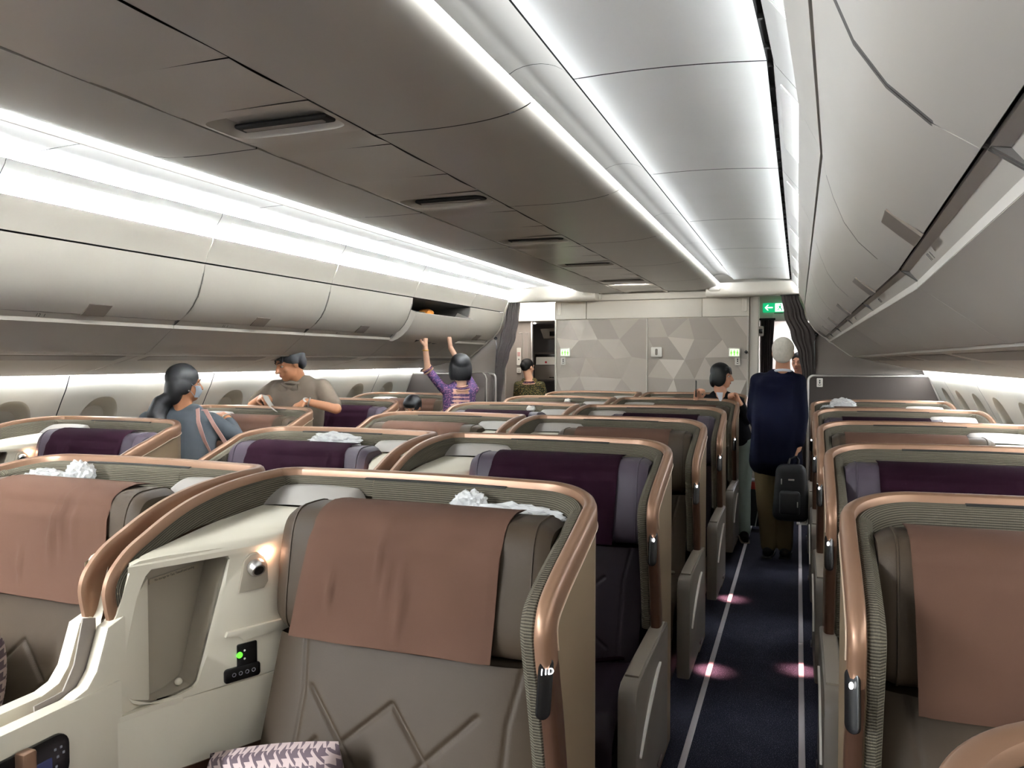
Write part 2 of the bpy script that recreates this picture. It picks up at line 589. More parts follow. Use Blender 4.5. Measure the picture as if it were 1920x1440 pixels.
def overhead_bin(side, y0, y1, label, number=None, opened=False, handle=True):
    root = thing('overhead_bin', label, 'overhead bin', (XC + side * 1.85, (y0 + y1) / 2, 1.64), 'overhead bins')
    inv = Matrix.Translation(-root.location)
    def put(bm, name, mat, par=root, sharp=38):
        me = bm.mesh(name, mat, sharp)
        if par is root: me.transform(inv)
        o = link(name, me, par)
        if par is not root:
            me.transform(inv)
        return o
    a, c = y0 + .0016, y1 - .0016
    b = B(); strip(b, valance_prof, side, a, c, .012); put(b, 'valance', 'bin')
    b = B(); strip(b, under_prof, side, a, c, .012); put(b, 'bin_underside', 'bin')
    b = B(); strip(b, recess_prof, side, a, c, .008); put(b, 'latch_recess', 'bin')
    # body: back and ends
    body = B()
    cs = [(1.66, 2.15), (1.70, 2.17), (2.3, 2.12), (2.62, 1.75), (2.10, 1.66), (1.885, 1.80), (1.845, 1.85)]
    back = [(1.66, 2.17), (2.3, 2.12), (2.62, 1.75), (2.10, 1.66), (1.885, 1.80)]
    strip(body, back, side, a, c, .008)
    for yy in (a, c - .008):
        pr = [wp(q[0], q[1], yy, side) for q in ([(1.645, 2.158)] + back[1:] + [(1.83, 1.84)] + door_prof[::-1][1:-1])]
        pr2 = [p + Vector((0, .008, 0)) for p in pr]
        n = len(pr)
        body.add(pr + pr2, [tuple(range(n))[::-1], tuple(range(n, 2 * n))] + [(i, (i + 1) % n, n + (i + 1) % n, n + i) for i in range(n)], smooth=False)
    put(body, 'bin_body', 'bin_in')
    b = B()
    strip(b, [(1.630, 2.168), (1.660, 2.166)], side, a, c, .004); put(b, 'shadow_gap', 'gap')
    dp = door_prof
    if opened:
        # the bucket has swung down and out: map the door on to its open place
        p0, p1 = Vector(door_prof[0]), Vector(door_prof[-1]); q0, q1 = Vector((1.600, 2.028)), Vector((1.850, 1.776))
        d0, d1 = p1 - p0, q1 - q0
        an = math.atan2(d1.y, d1.x) - math.atan2(d0.y, d0.x); sc = d1.length / d0.length
        dp = [tuple(q0 + Matrix.Rotation(an, 2) @ ((Vector(p) - p0) * sc)) for p in door_prof]
    b = B(); strip(b, dp, side, a, c, .014)
    door = put(b, 'door', 'bin')
    if opened:
        b = B()
        for yy in (a + .004, c - .014):
            pr = [wp(q[0], q[1], yy, side) for q in dp + [(2.0, 1.80), (1.78, 2.10)]]
            pr2 = [p + Vector((0, .01, 0)) for p in pr]; n = len(pr)
            b.add(pr + pr2, [tuple(range(n))[::-1], tuple(range(n, 2 * n))] + [(i, (i + 1) % n, n + (i + 1) % n, n + i) for i in range(n)], smooth=False)
        put(b, 'door_side', 'bin', door)
        b = B()
        b.prism([(-.012, 0), (.022, .03), (.052, .12), (.035, .135), (.005, .06), (-.012, .02)], 0, .012, 'xz')
        hi = b.mesh('hinge_plate', 'alu')
        T = Matrix.Translation(wp(1.84, 1.80, a - .006, side))
        hi.transform(T); hi.transform(inv); link('hinge_plate', hi, door)
    if handle:
        b = B()
        ym = (y0 + y1) / 2 + .04
        t = .0035
        hp = [(dp[-1][0] - .062, dp[-1][1] + .050), (dp[-1][0] - .03, dp[-1][1] + .021), (dp[-1][0] - .0, dp[-1][1] - .004)]
        hp = [(p[0] - t, p[1] - t * 1.2) for p in hp]
        strip(b, hp, side, ym - .068, ym + .068, .006)
        put(b, 'handle', 'latch', door)
    if number:
        xdir = Vector((0, 1, 0)) if side < 0 else Vector((0, -1, 0))
        up_ = Vector((-side * .62, 0, .78))
        m = basis(wp(1.8605, 1.8215, (y0 + y1) / 2 + (-.22 if side < 0 else .20), side) + Vector((-side * .0015, 0, -.001)), xdir, up_)
        me = text_mesh(number, .026, .0003)
        me.transform(m); me.transform(inv); me.materials.clear(); me.materials.append(M['ink'])
        link('row_number', me, root)
    return root


rows = {1: '12', 2: '12', 3: '14', 4: '15'}
names_l = ['front left', 'second left', 'third left', 'fourth left']
LB = [(2.28, 'closed white bin at the left edge, above the ponytail woman'), (3.56, 'closed left bin over the leaning man, second along'),
      (4.84, 'closed left bin just before the open one'), (6.12, 'open left bin being pushed shut by the attendant'), (7.40, 'short closed left bin beside the far curtain')]
overhead_bin(-1, -.28, 1.0, 'left bin beside the viewer, behind the frame edge', None)
overhead_bin(-1, 1.0, 2.28, 'left bin just outside the left frame edge', None)
for k, (y0, lb) in enumerate(LB):
    overhead_bin(-1, y0, min(y0 + 1.28, 8.36), lb, ('12  1', '11  1', '14  1', None, None)[k], opened=(k == 3))
RB = [(-.28, 'nearest right bin, cut by the top right corner'), (1.0, 'large right bin with the biggest latch in view'),
      (2.28, 'right bin beyond the large one, second latch'), (3.56, 'third latched right bin along the aisle'),
      (4.84, 'fourth latched right bin along the aisle'), (6.12, 'fifth small right bin near the curtain'), (7.40, 'last right bin touching the far curtain')]
for k, (y0, lb) in enumerate(RB):
    overhead_bin(1, y0, min(y0 + 1.28, 8.36), lb, ('10  1', '11  1', '12  1', '14  1', None, None, None)[k])

# bin end profile trims at the far end (pale edge of the last bin)
for side in (1, -1):
    b = B()
    pr = [(1.577, 2.29), (1.622, 2.195)] + door_prof + under_prof
    strip(b, [(c - .004, z - .004) for c, z in pr], side, 8.36, 8.40, .03)
    o = b.build('trim_2', 'bin'); tag(o, kind='structure')

# ------------------------------------------------------------------ passenger service panels and sidewalls
psu_prof = [(2.095, 1.640), (2.12, 1.632), (2.36, 1.575), (2.40, 1.568), (2.66, 1.515), (2.69, 1.512)]
for side in (1, -1):
    root = bpy.data.objects.new('trim_3', None); COL.objects.link(root); tag(root, kind='structure')
    for y0, y1 in zip(SEAMS[:-1], SEAMS[1:]):
        y1 = min(y1, 8.40)
        b = B(); strip(b, [(2.092, 1.652), (2.096, 1.636), (2.125, 1.630)], side, y0 + .002, y1 - .002, .006); b.build('service_rail', 'bin', root)
        b = B(); strip(b, [(2.128, 1.634), (2.35, 1.578)], side, y0 + .004, y1 - .004, .006); p_ = b.build('service_panel', 'psu', root)
        b = B(); strip(b, [(2.15, 1.6265), (2.25, 1.6015)], side, y0 + .09, y1 - .09, .004); b.build('service_insert', 'psu_dark', p_)
        b = B(); strip(b, [(2.356, 1.580), (2.50, 1.544)], side, y0 + .004, y1 - .3, .006); b.build('service_panel', 'psu', root)
        b = B(); strip(b, [(2.356, 1.580), (2.50, 1.544)], side, y1 - .296, y1 - .004, .006); b.build('service_panel', 'psu', root)
        b = B(); strip(b, [(2.505, 1.546), (2.66, 1.509), (2.668, 1.518)], side, y0 + .002, y1 - .002, .006); b.build('service_panel', 'psu', root)
        if y1 >= 8.40: break
    strip_b = B(); strip(strip_b, [(2.10, 1.66), (2.9, 1.56)], side, YN, 8.45, .004); strip_b.build('service_backing', 'gap', root)

wall_prof = [(2.70, 1.60), (2.71, 1.50), (2.745, 1.42), (2.80, 1.32), (2.87, 1.18), (2.93, 1.0), (2.955, .80), (2.96, .6), (2.94, .35), (2.90, .0)]


def wprof(z):
    for (c0, z0), (c1, z1) in zip(wall_prof[:-1], wall_prof[1:]):
        if z1 <= z <= z0:
            t = (z0 - z) / (z0 - z1)
            return c0 + (c1 - c0) * t
    return wall_prof[-1][0]


WZ = 1.10
for side in (1, -1):
    sid = 'right' if side > 0 else 'left'
    wall = B(); strip(wall, [(c + .16, z) for c, z in [(2.7, 2.7)] + wall_prof], side, YN, YF)
    wo = wall.build('wall_' + sid, 'gap'); tag(wo, kind='structure')
    wi = 1
    for y0, y1 in zip(SEAMS[:-1], SEAMS[1:]):
        y1 = min(y1, 8.40)
        if y1 < -1: continue
        b = B()
        cells = [(y0 + .004, (y0 + y1) / 2), ((y0 + y1) / 2, y1 - .004)] if y1 - y0 > 1.2 else [(y0 + .004, y0 + .64), (y0 + .64, y1 - .004)]
        n = 48
        for ci, (c0, c1) in enumerate(cells):
            yc, hw = (y0 + .32, .32) if ci == 0 else (y0 + .96, .32)
            vs, fs = [], []
            R = 5
            for r in range(R + 1):
                t = r / R
                for k in range(n):
                    a = 2 * pi * k / n
                    ox, oz = .165 * abs(cos(a)) ** .8 * (1 if cos(a) >= 0 else -1), .26 * abs(sin(a)) ** .8 * (1 if sin(a) >= 0 else -1)
                    # ray to the cell's rectangle
                    ca, sa = cos(a), sin(a)
                    xl = (c1 - yc) if ca > 0 else (yc - c0)
                    zl = (1.595 - WZ) if sa > 0 else (WZ - .02)
                    tt = min(xl / abs(ca) if abs(ca) > 1e-6 else 9, zl / abs(sa) if abs(sa) > 1e-6 else 9)
                    px, pz = ca * tt, sa * tt
                    x = ox + (px - ox) * t; z = oz + (pz - oz) * t
                    vs.append(wp(wprof(WZ + z), WZ + z, yc + x, side))
            for r in range(R):
                for k in range(n):
                    fs.append((r * n + k, r * n + (k + 1) % n, (r + 1) * n + (k + 1) % n, (r + 1) * n + k))
            # corners of the cell
            for (cx, cz) in ((c1, 1.595), (c0, 1.595), (c0, .02), (c1, .02)):
                best = sorted(range(n), key=lambda k: (vs[R * n + k] - wp(wprof(cz), cz, cx, side)).length)[:2]
                vs.append(wp(wprof(cz), cz, cx, side)); fs.append((R * n + best[0], R * n + best[1], len(vs) - 1))
            b.add(vs, fs)
            win = bpy.data.objects.new('window_%d' % wi, None); wi += 1
            COL.objects.link(win); win.location = wp(wprof(WZ), WZ, yc, side); tag(win, kind='structure')
            rv = B(); vs, fs = [], []
            for r, (k1, dep) in enumerate(((1.0, 0.), (.93, .018), (.80, .06), (.76, .068))):
                for k in range(n):
                    a = 2 * pi * k / n
                    ox, oz = .165 * abs(cos(a)) ** .8 * (1 if cos(a) >= 0 else -1) * k1, .26 * abs(sin(a)) ** .8 * (1 if sin(a) >= 0 else -1) * k1
                    vs.append(wp(wprof(WZ + oz) + dep, WZ + oz, yc + ox, side) - win.location)
            for r in range(3):
                for k in range(n):
                    fs.append((r * n + k, r * n + (k + 1) % n, (r + 1) * n + (k + 1) % n, (r + 1) * n + k))
            rv.add(vs, fs); rv.build('window_reveal', 'reveal', win)
            sh = B(); vs = []
            def shp(u, v):
                oz = -.2 + .4 * v; ox = -.13 + .26 * u
                return wp(wprof(WZ + oz) + .072 - .003 * abs(sin(v * 22)), WZ + oz, yc + ox, side) - win.location
            sh.grid(shp, 6, 24); sh.build('window_shade', 'shade', win)
        b.build('sidewall_panel', 'wall', wo)
        if y1 >= 8.40: break
    led('light_strip', 'wash light strip above the %s windows' % sid, [(2.676, 1.513), (2.692, 1.507)], side, -.5, 8.35, LED_WALL * (1.8 if side > 0 else 1.0))
# small label plates on the sidewall
b = B(); b.box(-.004, .004, -.07, .07, -.014, .014, .006, 2)
b.box(.003, .006, -.045, .045, -.004, .004, 0, mi=1)
o = b.build('wall_placard', ['white_plastic', 'ink'], loc=wp(wprof(1.36) - .006, 1.36, 2.98, -1)); o.rotation_euler = (0, radians(-20), 0)
tag(o, 'small white placard on the left sidewall above a window', 'placard')

# near end of what is built, behind the viewer
b = B(); b.box(XC - 3.2, XC + 3.2, YN - .05, YN, 0, 2.65)
tag(b.build('wall_near', 'wall'), kind='structure')

# ------------------------------------------------------------------ seats
SEAT_PARTS = {}


def rim_path():
    """crest of the shell edge: list of (a, y, z) from the aisle front foot, over the back, to the console end"""
    pts = [(0, .462, .50), (0, .478, .62), (0, .498, .72), (0, .530, .85), (0, .556, .94), (0, .571, 1.0), (0, .572, 1.03), (0, .560, 1.062),
           (0, .535, 1.086), (0, .49, 1.108), (0, .42, 1.135), (0, .34, 1.162), (0, .26, 1.190), (0, .20, 1.212)]
    for i in range(1, 9):
        t = i / 9 * pi / 2
        pts.append((.2 - .2 * cos(t), .2 - .2 * sin(t), 1.212 + .033 * sin(t) ** 1.0))
    for i in range(0, 9):
        pts.append((.2 + .79 * i / 8, 0, 1.245 + .004 * sin(pi * i / 8)))
    for i in range(1, 7):
        t = i / 6 * pi / 2
        pts.append((.99 + .085 * sin(t), .085 - .085 * cos(t), 1.245))
    pts += [(1.075, .19, 1.243), (1.075, .287, 1.237), (1.075, .37, 1.227), (1.075, .454, 1.210), (1.075, .53, 1.185), (1.075, .60, 1.154),
            (1.075, .65, 1.130), (1.075, .682, 1.106), (1.075, .706, 1.080), (1.075, .717, 1.052), (1.075, .716, 1.025), (1.075, .708, .985), (1.075, .70, .955)]
    out = []
    for i in range(len(pts) - 1):
        p0, p1, p2, p3 = (Vector(pts[max(0, min(len(pts) - 1, i + k))]) for k in (-1, 0, 1, 2))
        for k in range(3):
            t = k / 3
            q = .5 * ((2 * p1) + (p2 - p0) * t + (2 * p0 - 5 * p1 + 4 * p2 - p3) * t * t + (3 * p1 - p0 - 3 * p2 + p3) * t ** 3)
            out.append((min(1.075, max(0, q.x)), max(0, q.y), q.z))
    return out + [pts[-1]]


def rim_frames(pts, mp):
    out = []
    n = len(pts)
    for i, p in enumerate(pts):
        a = Vector(pts[max(i - 1, 0)]); c = Vector(pts[min(i + 1, n - 1)])
        t = (c - a).normalized()
        # inward horizontal normal in plan
        aa, yy, _ = p
        if yy >= .1999 and aa < .1: N = Vector((1, 0, 0))
        elif aa < .2 and yy < .2: N = Vector((.2 - aa, .2 - yy, 0)).normalized()
        elif aa <= .99: N = Vector((0, 1, 0))
        elif yy < .085: N = Vector((.99 - aa, .085 - yy, 0)).normalized()
        else: N = Vector((-1, 0, 0))
        N = (N - t * N.dot(t)).normalized()
        U = N.cross(t)
        if U.z + U.y < 0: U = -U
        kn = .76
        if aa > 1.0: kn = .76 - .2 * min(1, max(0, (yy - .03) / .12))
        out.append((Vector(mp(*p)), Vector(mp(*N)) * kn, Vector(mp(*U))))
    return out


def rounded(a0, a1, z0, z1, r, n=5):
    o = []
    for cx, cz, s0 in ((a1 - r, z1 - r, 0), (a0 + r, z1 - r, pi / 2), (a0 + r, z0 + r, pi), (a1 - r, z0 + r, 3 * pi / 2)):
        for i in range(n + 1):
            t = s0 + i / n * pi / 2
            o.append((cx + r * cos(t), cz + r * sin(t)))
    return o


def seg_d(p, q, x, z):
    dx, dz = q[0] - p[0], q[1] - p[1]
    t = max(0, min(1, ((x - p[0]) * dx + (z - p[1]) * dz) / (dx * dx + dz * dz)))
    return hypot(x - p[0] - t * dx, z - p[1] - t * dz)


QUILT = [((.70, .753), (.48, .533)), ((.64, .595), (.46, .745)), ((.46, .745), (.27, .548)), ((.23, .747), (.44, .553)),
         ((.48, .533), (.42, .49)), ((.27, .548), (.20, .50)), ((.74, .56), (.66, .64)), ((.62, .46), (.52, .56)), ((.44, .553), (.52, .47)), ((.27, .548), (.36, .46))]


def seat_parts(s, purple, longcloth=False):
    key = (s, purple, longcloth)
    if key in SEAT_PARTS: return SEAT_PARTS[key]
    mp = lambda a, y, z: (-s * a, -y, z)
    def box(b, a0, a1, y0, y1, z0, z1, bev=0., seg=2, mi=0):
        x0, x1 = sorted((-s * a0, -s * a1))
        b.box(x0, x1, -y1, -y0, z0, z1, bev, seg, None, mi)
    parts = []
    def add(name, b, mat, parent=None, label=None, sharp=38, kind=None):
        parts.append((name, b if isinstance(b, bpy.types.Mesh) else b.mesh(name, mat, sharp), parent, label, kind))
    lea = 'purple' if purple else 'taupe'
    head = 'purple_head' if purple else 'taupe'
    cloth = 'purple_cloth' if purple else 'taupe_cloth'
    pts = rim_path()
    fr = rim_frames(pts, mp)
    k97 = next(i for i, p in enumerate(pts) if p[2] > .96)
    # shell: outer skin (aisle wing, corner, back, divider side)
    b = B()
    outl = [(.19, .03), (.19, 1.185)] + [(p[1] - .012, p[2] - .014) for p in pts[39::-3]] + [(.45, .03)]
    b.prism([(-y, z) for y, z in outl], -s * .003, -s * .043, 'yz')
    wall = [(p, f) for p, f in zip(pts[39:], fr[39:]) if p[1] < .70 or p[2] > 1.09]
    vs, fs = [], []
    for p, (P, N, U) in wall:
        th_ = .043 if p[0] < 1.0 else .043 - .032 * min(1, max(0, p[1] - .03) / .1)
        for n_, zz in ((.003, None), (.003, .03), (th_, .03), (th_, None)):
            q = P + Vector((N.x, N.y, 0)).normalized() * n_
            q.z = (P.z - .02) if zz is None else zz
            vs.append(q)
    for i in range(len(wall) - 1):
        for k in range(4):
            fs.append((i * 4 + k, i * 4 + (k + 1) % 4, i * 4 + 4 + (k + 1) % 4, i * 4 + 4 + k))
    fs.append((0, 1, 2, 3)); m_ = (len(wall) - 1) * 4; fs.append((m_ + 3, m_ + 2, m_ + 1, m_))
    b.add(vs, fs)
    add('shell', b, 'shell')
    # copper rim along the crest
    cop = [(0, -.045), (-.002, -.02), (0, 0), (.006, .010), (.014, .014), (.034, .014), (.043, .009), (.047, -.002), (.047, -.04)]
    b = B(); b.sweep(fr[k97 - 1:], cop, caps=True); add('rim', b, 'copper', label='satin copper edge trim')
    b = B(); b.sweep(fr[:k97], [(q[0], q[1] - .002) for q in cop], caps=True); add('lower_trim', b, 'copper_dark', label='dark bronze lower edge trim')
    # corded lining
    lin_p = [(.044, -.012), (.056, -.008), (.072, -.016), (.082, -.032), (.084, -.06), (.084, -.13)]
    b = B()
    ia = next(i for i, p in enumerate(pts) if p[0] > .70 and p[1] < .004)
    b.sweep(fr[42:ia + 1], lin_p, caps=True)
    add('lining', b, 'rib', label='grey corded fabric lining')
    b = B(); b.sweep(fr[2:43], [(.044, -.012), (.056, -.004), (.078, -.004), (.094, -.014), (.098, -.034), (.098, -.13)], caps=True)
    add('wing_lining', b, 'rib_cross', label='grey fabric wing lining with crosswise cords')
    b = B(); b.tube([f[0] + f[1] * -.0015 + f[2] * -.047 for f in fr[k97:72]], .0022, 5); add('edge_highlight', b, 'bead', 'rim', 'pale bead drawn as the highlight along the copper edge')
    b = B()
    lin_c = [(.044, -.012), (.056, -.008), (.072, -.014), (.080, -.026), (.080, -.06)]
    lin_e = [(.044, -.012), (.050, -.008), (.058, -.012), (.064, -.02), (.064, -.095)]
    seg = fr[ia:]
    n = len(seg)
    vs, uvs, fs = [], [], []; L = 0
    for i, (P, N, U) in enumerate(seg):
        if i: L += (P - seg[i - 1][0]).length
        t = max(0, min(1, (i - n * .30) / (n * .08)))
        pl = 0; prev = None
        for k in range(5):
            q = Vector(lin_c[k]).lerp(Vector(lin_e[k]), t)
            if i > n * .46: q.y *= 1 - .62 * min(1, (i - n * .46) / (n * .2)) * (k == 4)
            if prev is not None: pl += (q - prev).length
            prev = q
            vs.append(P + N * q.x + U * q.y); uvs.append((L, pl))
    for i in range(n - 1):
        for k in range(4): fs.append((i * 5 + k, i * 5 + k + 1, i * 5 + 6 + k, i * 5 + 5 + k))
    b.add([v + Vector((0, 0, 0)) for v in vs], fs, uvs)
    add('side_lining', b, 'rib', label='grey corded fabric strip above the console')
    b = B(); b.sweep([(f[0], f[1], f[2]) for f in fr[69:84]], [(.052, -.006), (.066, -.0075), (.066, -.012), (.052, -.012)], True, True)
    add('lining_slot', b, 'gap', label='thin dark slot under the rim')
    # backrest with stitched lattice
    b = B()
    def back(u, v):
        a = .08 + .76 * u; z = .44 + .42 * v
        y = .375 + (.88 - z) * .36 - .05 * (2 * abs(u - .5)) ** 6 * .6
        ed = 0
        for p, q in QUILT:
            d = seg_d(p, q, a, z)
            ed = max(ed, math.exp(-(d / .0052) ** 2))
        y += .010 * min(1, max(0, 1 - abs(u - .5) * 2.05) * 3) * 0
        y -= .008 * ed
        for sa in (.155, .72):
            y -= .005 * math.exp(-((a - sa - .05 * max(0, z - .74) * (-1 if sa < .5 else 1) * 4) / .005) ** 2)
        return mp(a, y, z)
    b.grid(back, 140, 84)
    box(b, .08, .84, .22, .34, .44, .855, .03)
    def edge(a):
        return lambda u, v: mp(a, (.375 + (.88 - (.44 + .42 * v)) * .36 - .03) * (1 - u) + .30 * u, .44 + .42 * v)
    b.grid(edge(.08), 2, 6); b.grid(edge(.84), 2, 6)
    add('backrest', b, lea, sharp=None)
    # head cushion: pillow with piped ends
    b = B()
    def cush(u, v):
        t = 2 * pi * v
        cy, sy = cos(t), sin(t)
        e = 4.2
        py = abs(cy) ** (2 / e) * (1 if cy > 0 else -1); pz = abs(sy) ** (2 / e) * (1 if sy > 0 else -1)
        a = .075 + .765 * u
        k = 1 - .55 * max(0, abs(u - .5) * 2 - .93) / .07 * .22
        z = 1.036 + pz * .165 * k
        y = .275 + py * .098 * k + (1.036 - z) * .16
        return mp(a, y, z)
    b.grid(cush, 40, 40)
    for uu in (0, 1):
        ring = [Vector(cush(uu, i / 40)) for i in range(40)]
        b.add(ring, [tuple(range(40))])
    add('headrest', b, head)
    for ua in (.05, .95):
        b = B(); b.tube([Vector(cush(ua, i / 36)) for i in range(37)], .0032, 5, cap=False); add('piping', b, head, 'headrest')
    # cloth over the cushion
    b = B()
    zb = .835 if longcloth else .875
    a0, a1 = (.14, .72) if longcloth else (.19, .735)
    rnd = random.Random(11 + s + (5 if purple else 0) + (9 if longcloth else 0))
    folds = [(rnd.uniform(.2, .9), rnd.uniform(-.06, .06), rnd.uniform(.35, .75), rnd.uniform(.10, .25), rnd.uniform(.008, .015)) for _ in range(5 if not longcloth else 6)]
    def clothf(off):
        def fn(u, v):
            a = a0 + (a1 - a0) * u + (.055 * u + .015 * (1 - u)) * max(0, v - .25)
            # path: behind the top edge, over it, down the front
            if v < .12:
                t = v / .12; y, z = .180 + .055 * t, 1.205 + .006 * sin(t * pi / 2)
            elif v < .30:
                t = (v - .12) / .18; y, z = .235 + .115 * sin(t * pi / 2), 1.213 - .056 * (1 - cos(t * pi / 2)) ** 1.0
            else:
                t = (v - .30) / .70; z = 1.157 + (zb - 1.157) * t
                yc = .275 + .098 + (1.036 - max(z, .87)) * .16
                y = yc + .013 + .003 * t + (.012 * sin(pi * t) if longcloth else 0)
                if t < .12: y += (.350 - (.373 + (1.036 - 1.157) * .16 + .013)) * (1 - t / .12)
            for (fu, sl, fv, fl, am) in folds:
                d = (u - fu - sl * (v - .5))
                y += am * math.exp(-(d / .013) ** 2) * math.exp(-((v - fv) / fl) ** 2)
            y += .0012 * sin(u * 21 + v * 5) + .0015 * sin(u * 9 - v * 11)
            if u < .03 or u > .97: y -= .003
            return mp(a, y + off, z)
        return fn
    b.grid(clothf(.0), 56, 44)
    b.grid(clothf(-.0025), 56, 6)
    add('headrest_cloth', b, cloth, 'headrest', 'aubergine head cloth' if purple else 'brown head cloth', sharp=None)
    # corded slabs behind the cushion
    for y0, y1, da in ((.14, .178, 0), (.10, .132, .02)):
        b = B(); box(b, .07 - da, .765 + da, y0, y1, .88, 1.175 - da * .4, .012, 3)
        me = b.mesh('headrest_back', 'rib')
        add('headrest_back', me, None, None, 'corded fabric slab behind the cushion')
    # seat cushion, base, belt
    b = B()
    def cu(u, v):
        a = .065 + .72 * u
        if v < .5:
            t = v / .5; y, z = .50 + .44 * t, .455 - .02 * t + .008 * sin(pi * u)
        else:
            t = (v - .5) / .5; y, z = .94 + .05 * sin(t * pi / 2), .435 - .14 * t
            y = .94 + .055 * sin(min(1, t * 1.6) * pi / 2)
        dd = min(abs(u - .14), abs(u - .86))
        z -= .006 * math.exp(-(dd / .012) ** 2)
        if abs(u - .5) > .47: z -= .02 * ((abs(u - .5) - .47) / .03) ** 2
        return mp(a, y, z)
    b.grid(cu, 40, 24)
    box(b, .07, .78, .46, .955, .30, .425, .02)
    add('seat_cushion', b, lea, sharp=None)
    b = B(); box(b, .085, .765, .44, .93, .03, .30, .015); box(b, .085, .765, .93, .97, .10, .285, .012); add('seat_base', b, 'grey_trim')
    b = B()
    b.tube([mp(.13, .50, .47), mp(.22, .58, .478), mp(.34, .64, .482), mp(.42, .62, .47)], .006, 6)
    b.tube([mp(.13, .512, .47), mp(.22, .592, .478), mp(.34, .652, .482)], .006, 6)
    add('seat_belt', b, 'purple_cloth' if purple else 'grey_pad')
    # aisle armrest
    b = B()
    prof = [(-.38, .10), (-.38, .585), (-.80, .58), (-.95, .572), (-.985, .555), (-1.0, .52), (-1.0, .10)]
    b.prism(prof, s * .016, -s * .046, 'yz', bev=.008)
    add('armrest', b, 'grey_trim')
    b = B(); b.prism([(-.40, .583), (-.40, .592), (-.78, .587), (-.92, .580), (-.92, .571)], s * .008, -s * .039, 'yz', bev=.003); add('armrest_pad', b, 'grey_pad', 'armrest')
    b = B()
    cres = [(.58, .50, .004), (.64, .49, .010), (.72, .46, .014), (.80, .425, .014), (.88, .38, .010), (.95, .33, .003)]
    vs, fs = [], []
    for (y, z, w) in cres:
        for dx in (.0165, .024):
            vs.append(mp(-dx, y, z + w)); vs.append(mp(-dx, y, z - w))
    for i in range(len(cres) - 1):
        k = i * 4
        fs += [(k + 2, k + 3, k + 7, k + 6), (k, k + 2, k + 6, k + 4), (k + 1, k + 5, k + 7, k + 3)]
    b.add(vs, fs); add('armrest_trim', b, 'white_plastic', 'armrest', 'pale crescent trim')
    # seat number pill on the front edge
    b = B()
    pill = rounded(-.016, .016, -.062, .062, .0155)
    Mx = basis(mp(.010, .578, .915), (s * -.86, -.5, 0) if False else (-s * .80, -.60, 0), (0, .23, .973))
    b.prism(pill, -.004, .006, 'xy', bev=.002, mat=Mx)
    add('number_display', b, 'black')
    # floor courtesy lamp on the foot of the armrest
    b = B(); box(b, -.026, -.020, .56, .64, .14, .155, .003, 1); add('floor_lamp_lens', b, 'lens_pink')
    # ---- console
    Q0, Q1 = Vector((.86, .33)), Vector((1.02, .66))
    tdir = (Q1 - Q0).normalized()
    def F(sv, z, dep=0.):
        p = Q0 + tdir * sv
        nrm = Vector((tdir.y, -tdir.x))     # away from the passenger (towards larger a)
        p = p + nrm * dep
        return mp(p.x, p.y, z)
    # lower body
    b = B()
    body = [(.835, .28), (1.0, .62), (1.03, .72), (1.035, 1.25), (1.074, 1.25), (1.074, .05), (.835, .05)]
    b.prism([(-s * a, -y) for a, y in body], .03, .742, 'xy', bev=.006)
    rail = [(1.030, .712), (1.032, 1.25), (1.074, 1.25), (1.074, .712)]
    b.prism([(-s * a, -y) for a, y in rail], .60, .838, 'xy', bev=.008)
    b.prism([(-s * a, -y) for a, y in [(.975, .575), (1.0, .625), (1.03, .72), (1.074, .72), (1.074, .575)]], .735, .748, 'xy')
    b.prism([(-.62, 1.06), (-.70, .985), (-.742, .972), (-.757, .93), (-.775, .88), (-.80, .85), (-.86, .832), (-.86, .70), (-.62, .70)], -s * 1.036, -s * 1.0745, 'yz', bev=.006)
    add('console', b, 'console')
    b = B(); b.prism([(-s * a, -y) for a, y in [(.855, .33), (.993, .615), (1.024, .72), (1.028, 1.245), (1.034, 1.245), (1.03, .72), (.998, .615), (.862, .33)]], .06, .565, 'xy'); add('console_trim', b, 'copper_dark', 'console', 'dark bronze lower panel')
    # face frame with slanted opening
    b = B()
    outer = [(-.06, .742), (.30, .742), (.385, .76), (.425, .82), (.437, .90), (.44, .965), (.425, .985), (.385, 1.112), (.30, 1.114), (-.06, 1.104)]
    hole = [(.235, .765), (.29, .752), (.345, .752), (.395, .775), (.412, .82), (.40, .90), (.375, 1.02), (.352, 1.075), (.325, 1.098), (.14, 1.094)]
    # build as a band between matching rings
    def resample(poly, n):
        P = [Vector(p) for p in poly] + [Vector(poly[0])]
        Ls = [0]
        for i in range(1, len(P)): Ls.append(Ls[-1] + (P[i] - P[i - 1]).length)
        out = []
        for k in range(n):
            d = Ls[-1] * k / n
            i = max(j for j in range(len(Ls)) if Ls[j] <= d + 1e-9); i = min(i, len(P) - 2)
            t = (d - Ls[i]) / max(1e-9, Ls[i + 1] - Ls[i])
            out.append(P[i].lerp(P[i + 1], t))
        return out
    H = resample(hole, 64)
    # left part of the frame: polygon strip from hole to outer on the cubby half
    O = resample(outer, 64)
    c_ = Vector((.30, .92))
    vs, fs = [], []
    def raypt(poly, c, d):
        best = None
        n = len(poly)
        for i in range(n):
            p, q = Vector(poly[i]), Vector(poly[(i + 1) % n])
            e = q - p
            den = d.x * e.y - d.y * e.x
            if abs(den) < 1e-9: continue
            w = p - c
            t = (w.x * e.y - w.y * e.x) / den; u = (w.x * d.y - w.y * d.x) / den
            if t > 0 and -1e-6 <= u <= 1 + 1e-6: best = t if best is None else max(best, t)
        return c + d * (best or .01)
    n = 72
